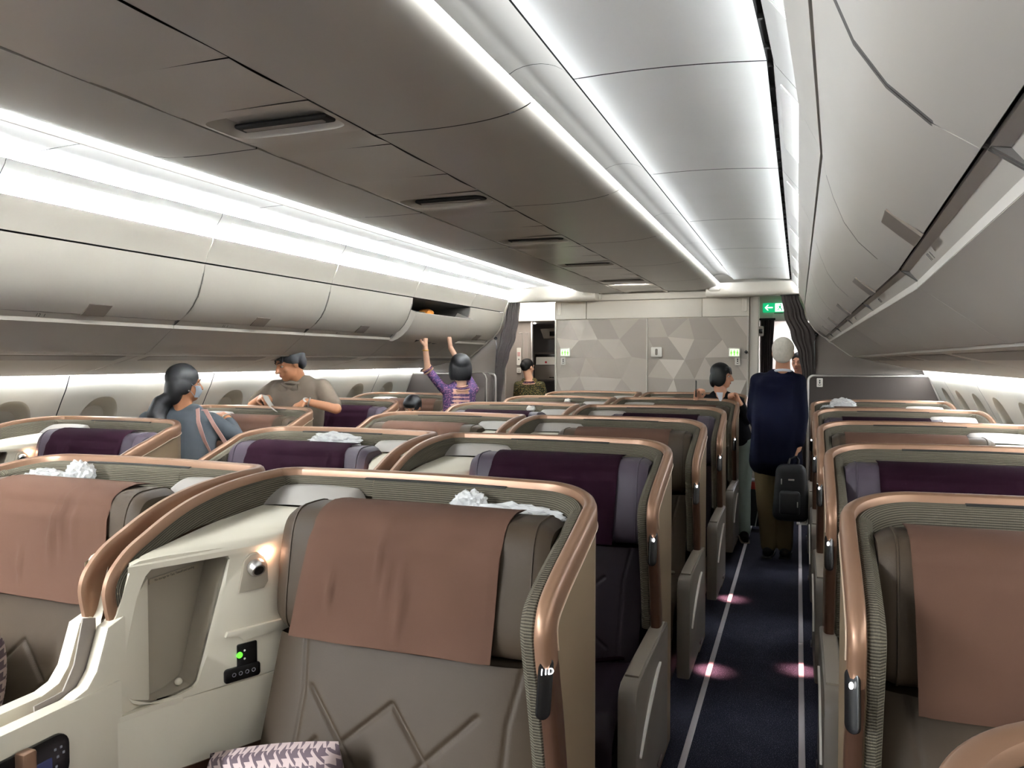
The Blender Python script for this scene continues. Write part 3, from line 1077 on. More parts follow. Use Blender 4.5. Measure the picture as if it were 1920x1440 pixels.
    for k in range(n):
        a = 2 * pi * k / n
        d = Vector((cos(a), sin(a)))
        h = raypt(hole, c_, d); o = raypt(outer, c_, d)
        vs += [F(o.x, o.y, .05), F(o.x, o.y, .004), F(o.x * .97 + h.x * .03, o.y * .97 + h.y * .03, 0), F(h.x * .94 + o.x * .06, h.y * .94 + o.y * .06, 0.0), F(h.x, h.y, .006), F(h.x, h.y, .02)]
    for k in range(n):
        for j in range(5):
            fs.append((k * 6 + j, k * 6 + j + 1, ((k + 1) % n) * 6 + j + 1, ((k + 1) % n) * 6 + j))
    b.add(vs, fs)
    add('console_frame', b, 'console', sharp=30)
    # cubby recess
    b = B(); vs, fs = [], []
    ring_d = [(0, .008), (0, .05), (0, .12), (0, .25)]
    for k in range(n):
        a = 2 * pi * k / n
        h = raypt(hole, c_, Vector((cos(a), sin(a))))
        for sh, dep in ring_d:
            q = h.lerp(c_, sh * 3 if sh else 0)
            dd = min(dep, (1.058 - (Q0.x + tdir.x * q.x)) / tdir.y) if True else dep
            vs.append(F(q.x, q.y, max(.008, dd)))
    for k in range(n):
        for j in range(3): fs.append((k * 4 + j, k * 4 + j + 1, ((k + 1) % n) * 4 + j + 1, ((k + 1) % n) * 4 + j))
    fs.append(tuple(k * 4 + 3 for k in range(n)))
    b.add(vs, fs)
    add('cubby', b, 'cubby', None, 'open storage recess beside the seat', sharp=30)
    b = B(); b.ball(F(.262, .768, .05), .010, 2); add('coat_knob', b, 'console', 'cubby')
    # placard in the cubby
    pm = basis(mp(1.0555, .515, 1.04), Vector(mp(0, -1, 0)), Vector((0, 0, 1)), Vector(mp(-1, 0, 0)))
    b = B(); b.box(-.085, .085, -.007, .007, -.001, .001, mat=pm); add('placard', b, 'placard', 'cubby', 'clear printed strip')
    xv = pm.col[0].to_3d(); nz = xv.cross(Vector((0, 0, 1)))
    if nz.dot(pm.col[2].to_3d()) < 0: xv = -xv
    tm = text_mesh('No storage for Taxi, Takeoff and Landing', .0082, .0001); tm.transform(basis(pm.col[3].to_3d() + pm.col[2].to_3d() * .0013, xv, (0, 0, 1))); tm.materials.clear(); tm.materials.append(M['ink'])
    add('placard_text', tm, None, 'cubby')
    # reading-light panel (the slanted part between cubby and seat is part of the frame)
    def onface(sv, z, dep):
        return basis(F(sv, z, dep), Vector(F(0, 0, 0)) - Vector(F(1, 0, 0)), Vector((0, 0, 1)))
    b = B()
    pm = onface(.082, 1.035, 0)
    plate = [(-.042, -.052), (.030, -.052), (.042, -.035), (.040, .01), (.03, .034), (.012, .048), (-.008, .046), (-.025, .03)]
    b.prism(plate if s > 0 else plate, -.002, .009, 'xy', bev=.003, mat=pm)
    add('light_plate', b, 'cubby', None, 'reading light plate')
    b = B()
    lm = onface(.078, 1.05, -.008) @ Matrix.Rotation(radians(25), 4, 'X')
    b.lathe([(.0, 0), (.022, 0), (.024, .006), (.023, .018), (.018, .026)], 20, mat=lm); add('reading_lamp', b, 'alu', 'light_plate', 'silver swivelling reading lamp')
    b = B(); b.lathe([(.015, .0255), (.012, .027), (0, .027)], 16, mat=onface(.078, 1.05, -.008) @ Matrix.Rotation(radians(25), 4, 'X')); add('lamp_lens', b, 'lamp_off', 'light_plate')
    # ledge and lower recess with socket and buttons
    b = B()
    lp = [(.0, .885), (.155, .885), (.162, .872), (.125, .866), (.112, .852), (.0, .858)]
    b.prism([(-q[0], q[1]) for q in lp][::-1], -.004, .010, 'xy', bev=.003, mat=basis(F(0, 0, 0), Vector(F(0, 0, 0)) - Vector(F(1, 0, 0)), (0, 0, 1)))
    add('pocket_ledge', b, 'console')
    b = B()
    b.prism(rounded(-.028, .028, -.031, .031, .004, 2), -.002, .004, 'xy', bev=.0015, mat=onface(.100, .812, 0)); add('power_socket', b, 'black')
    b = B(); b.lathe([(0, .003), (.008, .004), (.008, .006), (0, .006)], 12, mat=onface(.122, .815, 0)); add('socket_light', b, 'green', 'power_socket', 'lit green dot')
    b = B()
    for kx, kz, r in ((.0, .012, .003), (.0, -.010, .003)): b.lathe([(0, .003), (r, .0045), (0, .005)], 8, mat=onface(.100 + .008, .812 + kz, 0))
    add('socket_pins', b, 'white_plastic', 'power_socket')
    b = B()
    b.prism(rounded(-.052, .048, -.019, .019, .009, 4), -.002, .006, 'xy', bev=.002, mat=onface(.112, .766, 0)); add('button_strip', b, 'black')
    for i in range(4):
        b = B(); b.lathe([(.004, .0062), (.0055, .0066), (.0055, .0062)], 10, mat=onface(.138 - i * .018, .766, 0), cap=False); add('button_mark', b, 'mark_grey', 'button_strip')
    # sloping top and its leather pad
    b = B()
    def top(u, v):
        p = Q0 + tdir * (-.0 + .385 * u)
        bk = Vector((.86 + .15 * u, .20 + .10 * u))
        q = p.lerp(bk, v)
        z = 1.112 + .048 * v + .012 * sin(pi * v) - .004 * (1 - v) ** 8
        return mp(q.x, q.y - .0 + .012 * (1 - v), z)
    def topin(u, v):
        # full panel from the front lip back to the pad, clipped at the divider
        f = Q0 + tdir * (-.06 + .45 * u)
        bk = Vector((.72 + .33 * u, .17))
        q = f.lerp(bk, v)
        z = 1.113 + .05 * v + .008 * sin(pi * v)
        if v == 0: z -= .012
        return mp(min(q.x, 1.045), q.y + (.008 if v < .2 else 0), z)
    b.grid(topin, 16, 12)
    def lip(u, v):
        f = Q0 + tdir * (-.06 + .45 * u)
        return mp(min(f.x - .0, 1.045), f.y + .008, 1.101 - .0 - .014 * v)
    b.grid(lip, 16, 1)
    add('console_top', b, 'console', sharp=50)
    b = B()
    def pad(u, v):
        a = .74 + .30 * u
        y = .175 - .11 * v
        z = 1.164 + .045 * sin(v * pi / 2) + .006 * sin(pi * u)
        if u < .12: z -= .04 * ((.12 - u) / .12) ** 2
        return mp(a, y, z)
    b.grid(pad, 20, 8); add('console_pad', b, 'console_pad', None, 'grey leather pad above the console')
    # handset in the front face of the console
    hm = basis(mp(1.029, .96, .735), Vector(mp(0, -1, 0)), Vector((0, 0, 1)), Vector(mp(-1, 0, 0)))
    b = B(); b.prism(rounded(-.19, .10, -.052, .052, .03, 5), -.004, .008, 'xy', bev=.003, mat=hm); add('handset_pocket', b, 'black')
    b = B(); b.box(.010, .056, -.040, .010, .007, .010, .002, 1, mat=hm); add('handset_screen', b, 'navy_screen', 'handset_pocket')
    b = B(); b.box(.022, .046, -.038, -.020, .0095, .0115, .002, 1, mat=hm); add('screen_icon', b, 'blue_screen', 'handset_pocket')
    for (bx, bz) in ((.064, .022), (.078, .022), (.084, .008), (.070, .004), (.066, -.016)):
        b = B(); b.box(bx - .003, bx + .003, bz - .003, bz + .003, .007, .0095, .001, 1, mat=hm); add('handset_key', b, 'mark_grey', 'handset_pocket')
    b = B(); b.box(-.028, .004, -.05, .058, .004, .034, .006, 2, mat=hm); add('handset_clip', b, 'copper', 'handset_pocket')
    # grey privacy screen standing between the paired seats, in front of the rim
    b = B(); b.prism([(-.74, .62), (-.74, .99), (-.775, 1.0), (-.80, .90), (-.83, .85), (-.90, .845), (-.90, .62)], -s * 1.076, -s * 1.081, 'yz', bev=.002); 
    if s > 0: add('privacy_screen', b, 'panel_grey')
    SEAT_PARTS[key] = parts
    return parts


M['lens_pink'] = plain('courtesy_lens', '#5a4a46', .3)
M['mark_grey'] = plain('button_marking', '#8a8a90', .5)
SEATS = {}


def seat(s, X, Y, purple, label, group, longcloth=False, number=None, skip=()):
    root = thing('passenger_seat', label, 'seat', (X, Y, 0), group)
    objs = {}
    for name, me, par, lab, kind in seat_parts(s, purple, longcloth):
        if name in skip or par in skip: continue
        o = link(name, me, root if par is None else objs[par])
        if lab: o['label'] = lab
        if kind: o['kind'] = kind
        objs.setdefault(name, o)
    Mx = basis((-s * .010, -.578, .915), (-s * .80, -.60, 0), (0, .23, .973))
    if number:
        me = text_mesh(number, .018, .0003)
        z = Mx.col[0].to_3d().cross(Mx.col[1].to_3d())
        # the lettering faces the reader
        xd = Mx.col[0].to_3d(); yd = Mx.col[1].to_3d()
        if xd.x < 0: xd = -xd
        nz = xd.cross(yd)
        if nz.y > 0: xd = -xd; nz = -nz
        o_ = Mx.col[3].to_3d() + nz * .0068 + yd * .034
        me.transform(basis(o_, xd, yd)); me.materials.clear(); me.materials.append(M['glow_white'])
        t_ = link('seat_number', me, objs['number_display'])
        b = B()
    else:
        b = B(); b.ball((0, 0, 0), (.0045, .003, .0075), 2, mat=Matrix.Translation(Mx.col[3].to_3d() + Vector((s * .004, -.008, .034))))
        b.build('lit_number', 'glow_white', objs['number_display'])
    # the courtesy lamp itself
    d = bpy.data.lights.new('courtesy_light', 'SPOT'); d.energy = 3.0; d.color = (1., .42, .40); d.spot_size = radians(84); d.spot_blend = .9; d.shadow_soft_size = .003
    lo = bpy.data.objects.new('courtesy_light', d); COL.objects.link(lo); lo.parent = root
    lo.location = (s * .030, -.60, .125)
    lo.rotation_euler = Vector((s * .035, 0, -.12)).to_track_quat('-Z', 'Y').to_euler()
    if number or label.startswith('aubergine') and ('second' in label or 'ponytail' in label):
        # small peach glow lamp tucked under the console lip
        g = bpy.data.lights.new('console_lamp', 'POINT'); g.energy = .10; g.color = (1., .55, .36); g.shadow_soft_size = .006
        go = bpy.data.objects.new('console_lamp', g); COL.objects.link(go); go.parent = root
        go.location = (-s * .872, -.372, 1.078)
    if len(SEATS.setdefault('lit', [])) > 12: bpy.data.objects.remove(lo)
    else: SEATS['lit'].append(root)
    return root


PITCH_S = 1.276
YC0, YW0 = 2.09, 2.25
ordn = {0: 'viewer', 1: 'nearest', 2: 'second', 3: 'third', 4: 'fourth', 5: 'fifth', 6: 'last'}
colr = {True: 'aubergine leather seat with dark purple head cloth', False: 'taupe leather seat with brown head cloth'}
for r in range(1, 7):
    pu = (r % 2 == 0)
    Y = YC0 + PITCH_S * (r - 1)
    seat(1, -.48, Y, pu, '%s, right half of the %s centre pair' % (colr[pu], ordn[r]), 'centre seats', number={1: '11D'}.get(r))
    seat(-1, 2 * XC + .48, Y, pu, '%s, left half of the %s centre pair' % (colr[pu], ordn[r]), 'centre seats')
    if r < 6:
        Y = YW0 + PITCH_S * (r - 1)
        seat(-1, .10, Y, pu, '%s, %s along the right windows' % (colr[pu], {1: 'nearest full one', 2: 'second', 3: 'third', 4: 'fourth', 5: 'farthest'}[r]), 'right window seats', longcloth=(r in (1, 3)))
        seat(1, 2 * XC - .10, Y, pu, '%s, %s, left windows' % (colr[pu], {1: 'at the left frame edge', 2: 'before the ponytail woman', 3: 'under the leaning man', 4: 'behind the leaning man', 5: 'farthest, occupied'}[r]), 'left window seats')
seat(-1, .10, YW0 - PITCH_S - .085, True, 'seat shell with copper rim cut by the bottom right corner', 'right window seats')
#@@END
# ------------------------------------------------------------------ far end: bulkhead, end walls, beams, curtains
M['bulk_a'] = plain('relief_laminate_light', '#bfb6ab', .5)
M['bulk_b'] = plain('relief_laminate_mid', '#aaa196', .5)
M['bulk_c'] = plain('relief_laminate_dark', '#9c9389', .5)
XL, XR = -2.689, -.503
b = B(); b.box(XL, XR, YB + .03, YB + .72, 0, 2.62, .01); bulk = b.build('wall_far', 'bulk2'); tag(bulk, kind='structure')


def relief(x0, x1, z0, z1, seed):
    rnd = random.Random(seed)
    b = B()
    # repeating motif of flat hexagon-like plates with raised ridges and sharp triangular folds
    nx, nz = 4, 9
    P = {}
    for j in range(nz + 1):
        for i in range(nx + 2):
            u = (i - .5 * (j % 2)) / nx
            x = x0 + (x1 - x0) * u + rnd.uniform(-.05, .05); z = z0 + (z1 - z0) * j / nz + rnd.uniform(-.02, .02)
            edge = u <= .001 or u >= .999 or j in (0, nz)
            x = min(max(x, x0), x1); z = z0 if j == 0 else (z1 if j == nz else min(max(z, z0), z1))
            if u <= .001: x = x0
            if u >= .999: x = x1
            P[i, j] = b.bm.verts.new((x, YB + .026 - (0 if edge else rnd.choice((0, 0, .004, .022, .026))), z))
    shade = {}
    for j in range(nz):
        for i in range(nx + 1):
            if j % 2 == 0: tr = [((i, j), (i + 1, j), (i + 1, j + 1)), ((i, j), (i + 1, j + 1), (i, j + 1))]
            else: tr = [((i, j), (i + 1, j), (i, j + 1)), ((i + 1, j), (i + 1, j + 1), (i, j + 1))]
            for t in tr:
                if any(q not in P for q in t): continue
                v = [P[q] for q in t]
                ar = (v[1].co - v[0].co).cross(v[2].co - v[0].co).length
                if ar < 1e-5: continue
                try: f = b.bm.faces.new(v)
                except ValueError: continue
                f.smooth = False
                f.material_index = rnd.choice((0, 1, 1, 1, 2, 2))
    return b


for (x0, x1, sd) in ((XL + .022, -1.612, 5), (-1.594, XR - .020, 9)):
    relief(x0, x1, .05, 2.075, sd).build('relief_panel', ['bulk_a', 'bulk_b', 'bulk_c'], bulk, sharp=None)
for (x0, x1) in ((XL, XL + .020), (-1.610, -1.596), (XR - .018, XR)):
    b = B(); b.box(x0, x1, YB + .002, YB + .03, .03, 2.08, .004); b.build('edge_strip', 'bin', bulk)
for (x0, x1) in ((XL, -2.31), (-2.305, -1.0), (-.995, XR)):
    b = B(); b.box(x0 + .001, x1 - .001, YB + .008, YB + .03, 2.083, 2.285, .003); b.build('band_panel', 'bulk2', bulk)
b = B(); b.box(XL + .2, XR - .2, YB - .05, YB + .03, 2.288, 2.36, .004); b.build('band_panel', 'bulk2', bulk)
for x in (XL + .055, XR - .045):
    b = B(); b.prism(rounded(x - .028, x + .028, 2.13, 2.285, .02), YB - .004, YB + .008, 'xz', bev=.003); b.build('band_flap', 'bulk2', bulk)


def person_glyph(b, x, z, h, y, skirt):
    b.prism([(x + .09 * h * cos(k * pi / 5), z + h * .41 + .09 * h * sin(k * pi / 5)) for k in range(10)], y - .001, y, 'xz')
    if skirt: p = [(-.08, .28), (.08, .28), (.20, -.15), (.08, -.15), (.08, -.5), (-.08, -.5), (-.08, -.15), (-.20, -.15)]
    else: p = [(-.16, .28), (.16, .28), (.16, -.08), (.09, -.08), (.09, -.5), (-.09, -.5), (-.09, -.08), (-.16, -.08)]
    b.prism([(x + q[0] * h, z + q[1] * h) for q in p], y - .001, y, 'xz')


M['sign_back'] = emit('sign_panel_lit', '#c9dcb6', .5)
M['sign_green'] = emit('sign_green_lit', '#48e02c', 1.2)
for (x, z, lb) in ((-2.557, 1.697, 'green lit lavatory sign on the left end of the bulkhead'), (-.651, 1.69, 'green lit lavatory sign on the right end of the bulkhead')):
    t_ = thing('lavatory_sign', lb, 'sign', (x, YB, z))
    b = B(); b.prism(rounded(-.062, .062, -.052, .052, .012), -.012, .0, 'xz', bev=.003); b.build('sign_frame', 'white_plastic', t_)
    b = B(); b.prism(rounded(-.050, .050, -.038, .038, .004), -.014, -.011, 'xz'); b.build('sign_face', 'sign_back', t_)
    for k, sk in ((-.032, True), (0, False), (.032, True)):
        b = B(); person_glyph(b, k, -.002, .062, -.0145, sk); b.build('sign_symbol', 'sign_green', t_, sharp=None)
for (x, y, z, lb) in ((-2.583, YB, 1.597, 'small white arrow placard under the left lavatory sign'), (-.617, YB, 1.597, 'small white arrow placard under the right lavatory sign'),
                      (.20, 8.185, 1.385, 'small white arrow placard on the right class partition')):
    t_ = thing('arrow_placard', lb, 'placard', (x, y, z))
    b = B(); b.prism(rounded(-.028, .028, -.044, .044, .007), -.005, .0, 'xz', bev=.0015); b.build('plate', 'white_plastic', t_)
    b = B()
    b.prism([(-.009, .012), (0, .032), (.009, .012)], -.0065, -.005, 'xz'); b.build('mark', 'black_matte', t_, sharp=None)
    b = B(); b.prism([(.007 * cos(k * pi / 6), -.002 + .008 * sin(k * pi / 6)) for k in range(12)], -.0065, -.005, 'xz'); b.build('mark', 'black_matte', t_, sharp=None)
    b = B(); b.prism([(-.018, -.020), (0, -.030), (.018, -.020), (.010, -.020), (0, -.024), (-.010, -.020)][::-1], -.0065, -.005, 'xz'); b.build('mark', 'black_matte', t_, sharp=None)
t_ = thing('wall_control', 'white oblong control plate at the middle of the bulkhead', 'switch plate', (-1.493, YB, 1.699))
b = B(); b.prism(rounded(-.062, .062, -.055, .055, .012), -.008, .0, 'xz', bev=.003); b.build('plate', 'white_plastic', t_)
b = B(); b.prism(rounded(-.014, .014, -.036, .036, .012), -.013, -.007, 'xz', bev=.003); b.build('button', 'grey_pad', t_)
b = B(); b.prism([(-.022, 0), (0, -.02), (.022, 0), (0, .02)], -.015, .0, 'xz', bev=.004)
tag(b.build('wall_stop', 'black', loc=(-.529, YB - .0, 1.695)), 'black diamond door stop at the right bulkhead edge', 'door stop')

# end beams (pale cornices with rounded underside)
for side, x0, x1, lb in ((1, -.93, .035, 'r'), (-1, -3.195, -2.13, 'l')):
    t_ = bpy.data.objects.new('trim_4', None); COL.objects.link(t_); tag(t_, kind='structure')
    b = B()
    prof = [(8.38, 2.42), (8.38, 2.335)] + [(8.38 + .05 * (1 - cos(k * pi / 10)), 2.335 - .055 * sin(k * pi / 10)) for k in range(1, 6)] + [(8.56, 2.28), (8.56, 2.42)]
    b.prism(prof, x0, x1, 'yz', bev=.008); b.build('end_beam', 'bulk2', t_)
    xs = (x0 + .02, x0 + .16) if side > 0 else (x1 - .16, x1 - .02)
    b = B(); b.box(xs[0], xs[1], 8.355, 8.44, 2.33, 2.41, .035, 4); b.build('beam_cap', 'bulk2', t_)
    b = B(); b.box(min(x0, x1) - .02 if side > 0 else min(x0, x1) - .06, max(x0, x1) + (.06 if side > 0 else .02), 8.565, 8.60, 2.30, 2.62, .0); b.build('beam_upstand', 'bulk2', t_)

# grey class-divider end walls beside the doorways
for side in (1, -1):
    b = B()
    x0, x1 = (.10, 1.50) if side > 0 else (XC * 2 - 1.50, XC * 2 - .10)
    b.box(x0, x1, 8.52, 8.56, 0, 2.62)
    o = b.build('wall_end_' + ('right' if side > 0 else 'left'), 'panel_grey'); tag(o, kind='structure')

# half-height partitions with aluminium frame
for side in (1, -1):
    X = lambda c: XC + side * c
    t_ = thing('class_partition', 'grey half height partition with metal frame behind the %s window seats' % ('right' if side > 0 else 'left'), 'partition', (X(1.67), 8.2, 0))
    inv = Matrix.Translation(-Vector((X(1.67), 8.2, 0)))
    b = B()
    top = 1.452
    out = [(1.675, .03), (1.675, top - .05)] + [(1.675 + .05 * (1 - cos(k * pi / 8)), top - .05 + .05 * sin(k * pi / 8)) for k in range(1, 5)] + [(2.735, top), (2.86, 1.16), (2.90, .9), (2.90, .03)]
    b.prism([(X(c), z) for c, z in out], 8.19, 8.215, 'xz'); me = b.mesh('panel', 'partition'); me.transform(inv); link('panel', me, t_)
    b = B(); b.tube([(X(c), 8.2, z) for c, z in out[:-1]], .014, 10); me = b.mesh('frame', 'alu'); me.transform(inv); link('frame', me, t_)
t_ = thing('side_cabinet', 'narrow grey cabinet with rounded top by the left curtain', 'cabinet', (-3.42, 8.08, 0))
b = B(); b.prism([(-.14, .03), (.135, .03), (.135, 1.40), (.12, 1.44), (.085, 1.465), (-.14, 1.465)], -.08, .09, 'xz', bev=.006); b.build('body', 'partition', t_)
b = B(); b.tube([(.137, -.082, .05), (.137, -.082, 1.40), (.122, -.082, 1.44), (.087, -.082, 1.467), (-.14, -.082, 1.467)], .007, 8); b.build('frame', 'alu', t_)
b = B(); b.box(-.12, -.002, -.086, -.08, .08, 1.30, .003); dr = b.build('door', 'partition', t_)
b = B(); b.box(.004, .115, -.086, -.08, .08, 1.30, .003); dr2 = b.build('door', 'partition', t_)
b = B(); b.box(-.03, .0, -.094, -.085, 1.255, 1.29, .004); b.build('latch', 'white_plastic', dr)

# curtains
M['curtain'] = plain('charcoal_curtain', '#453f3d', .9, spec=.05, grain=.2, gscale=200, var=.12, vscale=10)


def curtain(label, keys, Y, pleats, amp, name='curtain'):
    """keys: (z, centre x, width)"""
    t_ = thing(name, label, 'curtain', (keys[0][1], Y, 0))
    b = B()
    def fn(u, v):
        f = v * (len(keys) - 1); i = min(int(f), len(keys) - 2); t = f - i
        t2 = t * t * (3 - 2 * t)
        z = keys[i][0] + (keys[i + 1][0] - keys[i][0]) * t; xc = keys[i][1] + (keys[i + 1][1] - keys[i][1]) * t2; w = keys[i][2] + (keys[i + 1][2] - keys[i][2]) * t2
        uu = u + .02 * sin(v * 9 + u * 7)
        y = amp * sin(uu * 2 * pi * pleats) + .4 * amp * sin(uu * 2 * pi * pleats * 1.7 + 1 + v * 2)
        return (xc + w * (u - .5) - keys[0][1], y, z)
    b.grid(fn, pleats * 14, 30)
    b.build('fabric', 'curtain', t_, sharp=None)
    b = B(); b.box(-keys[0][2] / 2 - .01, keys[0][2] / 2 + .01, -.012, .012, keys[0][0] - .004, keys[0][0] + .02, .004); b.build('header', 'black_matte', t_)
    return t_


curtain('charcoal curtain tied back on the right side of the right doorway', [(2.275, -.09, .165), (2.08, -.045, .20), (1.87, .04, .235), (1.66, .085, .17), (1.47, .10, .125), (1.1, .10, .11), (.06, .09, .12)], 8.47, 5, .005)
curtain('charcoal curtain tied back at the left doorway beside the last bin', [(2.295, -3.135, .165), (2.08, -3.16, .17), (1.87, -3.205, .20), (1.66, -3.27, .17), (1.47, -3.31, .12), (1.1, -3.335, .08), (.06, -3.33, .10)], 8.47, 7, .014)
curtain('narrow charcoal curtain hanging inside the right doorway', [(2.055, -.33, .15), (1.8, -.335, .14), (1.4, -.335, .13), (.06, -.335, .12)], 9.05, 6, .012)
for x, lb in ((.172, 'right'), (-3.365, 'left')):
    t_ = thing('curtain_tie', 'dark tie knob holding back the %s doorway curtain' % lb, 'curtain tie', (x, 8.50, 1.865))
    b = B(); b.lathe([(0, 0), (.016, .0), (.02, .012), (.014, .03), (0, .034)], 14, mat=Matrix.Rotation(pi / 2, 4, 'X')); b.build('knob', 'black', t_)
    b = B(); b.tube([(0, -.02, 0), (-.02 if x > 0 else .02, -.035, -.08), (-.015 if x > 0 else .015, -.035, -.35)], .004, 6); b.build('cord', 'black', t_)

# next cabin seen through the right doorway
b = B(); b.box(XC - 3.2, XC + 3.2, YF, YF + .05, 0, 2.65); tag(b.build('wall_aft', 'bulk2'), kind='structure')
t_ = bpy.data.objects.new('trim_5', None); COL.objects.link(t_); tag(t_, kind='structure')
b = B(); b.box(-.50, -.405, 8.72, 8.80, 0, 2.40, .012, 3); b.build('door_post', 'bulk2', t_)
b = B(); b.box(-.42, .35, 9.16, 9.22, 2.045, 2.40, .008); hd = b.build('door_header', 'bulk2', t_)
b = B(); b.box(-.42, -.28, 9.15, 9.17, 2.05, 2.26, .003); b.build('header_panel', 'bulk2', hd)
b = B(); b.box(-.43, -.36, 8.84, 8.90, 1.87, 1.98, .01, 2); b.build('latch_block', 'white_plastic', t_)
b = B(); b.box(-.415, -.37, 8.83, 8.85, 1.90, 1.945, .004); b.build('latch_slot', 'black', t_)
M['led_next'] = emit('led_next_cabin', '#f4f4ff', 9.)
b = B(); b.grid(lambda u, v: (-1.2 + 2.0 * u, 9.3 + 3.2 * v, 2.18 + .10 * sin(pi * u)), 12, 2); b.build('next_ceiling', 'ceil', t_)
o = B(); o.box(-.06, .30, 9.35, 12.4, 2.262, 2.270); tag(o.build('ceiling_lamp', 'led_next'), 'bright ceiling light of the next cabin through the right doorway', 'ceiling light')
b = B(); b.prism([(1.4, 2.2), (.25, 2.05), (.20, 1.95), (.35, 1.78), (.8, 1.6), (1.4, 1.55)], 9.3, 12.5, 'xz'); b.build('next_bin', 'bin', t_)
b = B(); b.prism([(-1.4, 2.2), (-.75, 2.15), (-.62, 2.0), (-.70, 1.80), (-1.4, 1.7)], 9.6, 12.5, 'xz'); b.build('next_bin', 'bin', t_)

# emergency exit sign with running figure and two arrows
M['exit_green'] = emit('exit_green', '#0a8f5a', .55)
M['exit_white'] = emit('exit_white', '#e6fff2', .9)
t_ = thing('exit_sign', 'green emergency exit sign with running figure above the right doorway', 'exit sign', (-.20, 9.10, 2.195))
b = B(); b.prism(rounded(-.18, .18, -.052, .052, .012), 0, .045, 'xz', bev=.004); b.build('sign_box', 'exit_green', t_)
b = B(); b.box(-.05, .05, -.003, .001, -.045, .045); b.build('figure_field', 'exit_white', t_)
b = B()
b.prism([(.006 + .008 * cos(k * pi / 5), .031 + .008 * sin(k * pi / 5)) for k in range(10)], -.005, -.003, 'xz')
b.prism([(-.006, .018), (.012, .022), (.010, -.004), (.026, -.016), (.022, -.038), (.013, -.038), (.014, -.020), (-.004, -.008), (-.014, -.030), (-.034, -.032), (-.034, -.024), (-.020, -.022), (-.008, .002), (-.010, .010), (-.022, .004), (-.026, -.008), (-.032, -.005), (-.026, .010)], -.005, -.003, 'xz')
fg = b.build('running_figure', 'exit_green', t_, sharp=None)
for sx in (-1, 1):
    b = B()
    b.prism([(sx * .160, 0), (sx * .130, .030), (sx * .118, .030), (sx * .142, .006), (sx * .075, .006), (sx * .075, -.006), (sx * .142, -.006), (sx * .118, -.030), (sx * .130, -.030)], -.004, -.001, 'xz')
    b.build('arrow', 'exit_white', t_, sharp=None)
b = B(); b.box(-.06, .10, -.004, .03, -.068, -.058, .002); b.build('bracket', 'panel_grey', t_)

# galley seen through the left doorway
M['galley_dark'] = plain('galley_dark_grey', '#5b5654', .6)
M['galley_lit'] = emit('galley_ceiling_lit', '#fff8ee', 1.6)
t_ = bpy.data.objects.new('wall_galley', None); COL.objects.link(t_); tag(t_, kind='structure')
b = B(); b.box(-4.6, -3.42, 9.96, 10.0, 0, 2.20, .004); gp = b.build('galley_panel', 'panel_grey', t_)
for x in (-3.55, -3.46):
    b = B(); b.tube([(x, 9.955, .2), (x, 9.955, 1.98), (x - .05, 9.955, 1.98)], .004, 6); b.build('door_line', 'alu', gp)
b = B(); b.box(-3.43, -3.405, 9.94, 9.99, 0, 2.14, .004); b.build('edge_post', 'alu', gp)
b = B(); b.box(-4.6, -2.5, 11.0, 11.05, 0, 2.3); b.build('galley_back', 'galley_dark', t_)
b = B(); b.prism([(-4.6, 2.14), (-2.69, 2.14), (-2.69, 2.33), (-4.6, 2.33)], 9.90, 9.945, 'xz'); b.build('galley_soffit', 'bulk2', t_)
b = B(); b.box(-3.9, -2.70, 8.80, 9.935, 2.332, 2.345); b.build('galley_lit_panel', 'galley_lit', t_)
b = B(); b.box(-4.6, -2.69, 9.95, 11.0, 2.14, 2.20); gc = b.build('galley_ceiling', 'ceil', t_)
M['spot_lit'] = emit('galley_spot_lit', '#fff4e0', 5.)
o = B(); o.lathe([(0, 0), (.04, 0), (.045, .01)], 14); o = o.build('ceiling_spot', 'spot_lit', loc=(-3.55, 10.4, 2.128)); tag(o, 'small round lit ceiling spot in the left galley', 'ceiling light')
t_ = thing('galley_dispenser', 'pale slanted box high on the galley wall', 'wall unit', (-3.22, 10.45, 1.98))
b = B(); b.prism([(-.22, .07), (.20, .09), (.20, -.05), (-.17, -.07)], -.06, .10, 'xz', bev=.012); b.build('housing', 'grey_pad', t_)
b = B(); b.box(-.08, .12, -.066, -.058, -.03, .035, .006); b.build('slot', 'black', t_)
t_ = thing('galley_screen', 'framed dark screen with a white paper in the left galley', 'screen', (-3.38, 10.5, 1.52))
b = B(); b.prism(rounded(-.19, .19, -.21, .20, .03), -.02, .05, 'xz', bev=.006); b.build('frame', 'partition', t_)
b = B(); b.box(-.165, .17, -.024, -.018, .03, .175, .004); b.build('display', 'black', t_)
b = B(); b.box(-.165, .17, -.026, -.018, -.19, .02, .01); b.build('lower_flap', 'grey_trim', t_)
b = B(); b.box(.05, .12, -.030, -.024, -.165, -.150, .003); b.build('flap_latch', 'black', t_)
b = B(); b.box(-.15, .13, -.0, .002, -.055, .055); pp = b.build('paper_notice', 'white_plastic', loc=(-3.38, 10.470, 1.60)); tag(pp, 'white paper notice with a red dot on the galley screen', 'paper')
M['red_mark'] = plain('red_mark', '#b0202a', .5)
b = B(); b.lathe([(0, 0), (.016, 0), (.016, .002), (0, .002)], 14, mat=Matrix.Translation((-.0, -.001, -.02)) @ Matrix.Rotation(pi / 2, 4, 'X')); b.build('red_dot', 'red_mark', pp)
t_ = thing('instruction_placard', 'tall white placard with red lines on the galley door', 'placard', (-3.60, 9.94, 1.66))
b = B(); b.prism(rounded(-.03, .03, -.12, .12, .01), 0, .006, 'xz'); b.build('plate', 'white_plastic', t_)
for z in (.05, .03, .01): 
    b = B(); b.box(-.02, .02, -.002, 0, z - .004, z + .004); b.build('red_line', 'red_mark', t_)
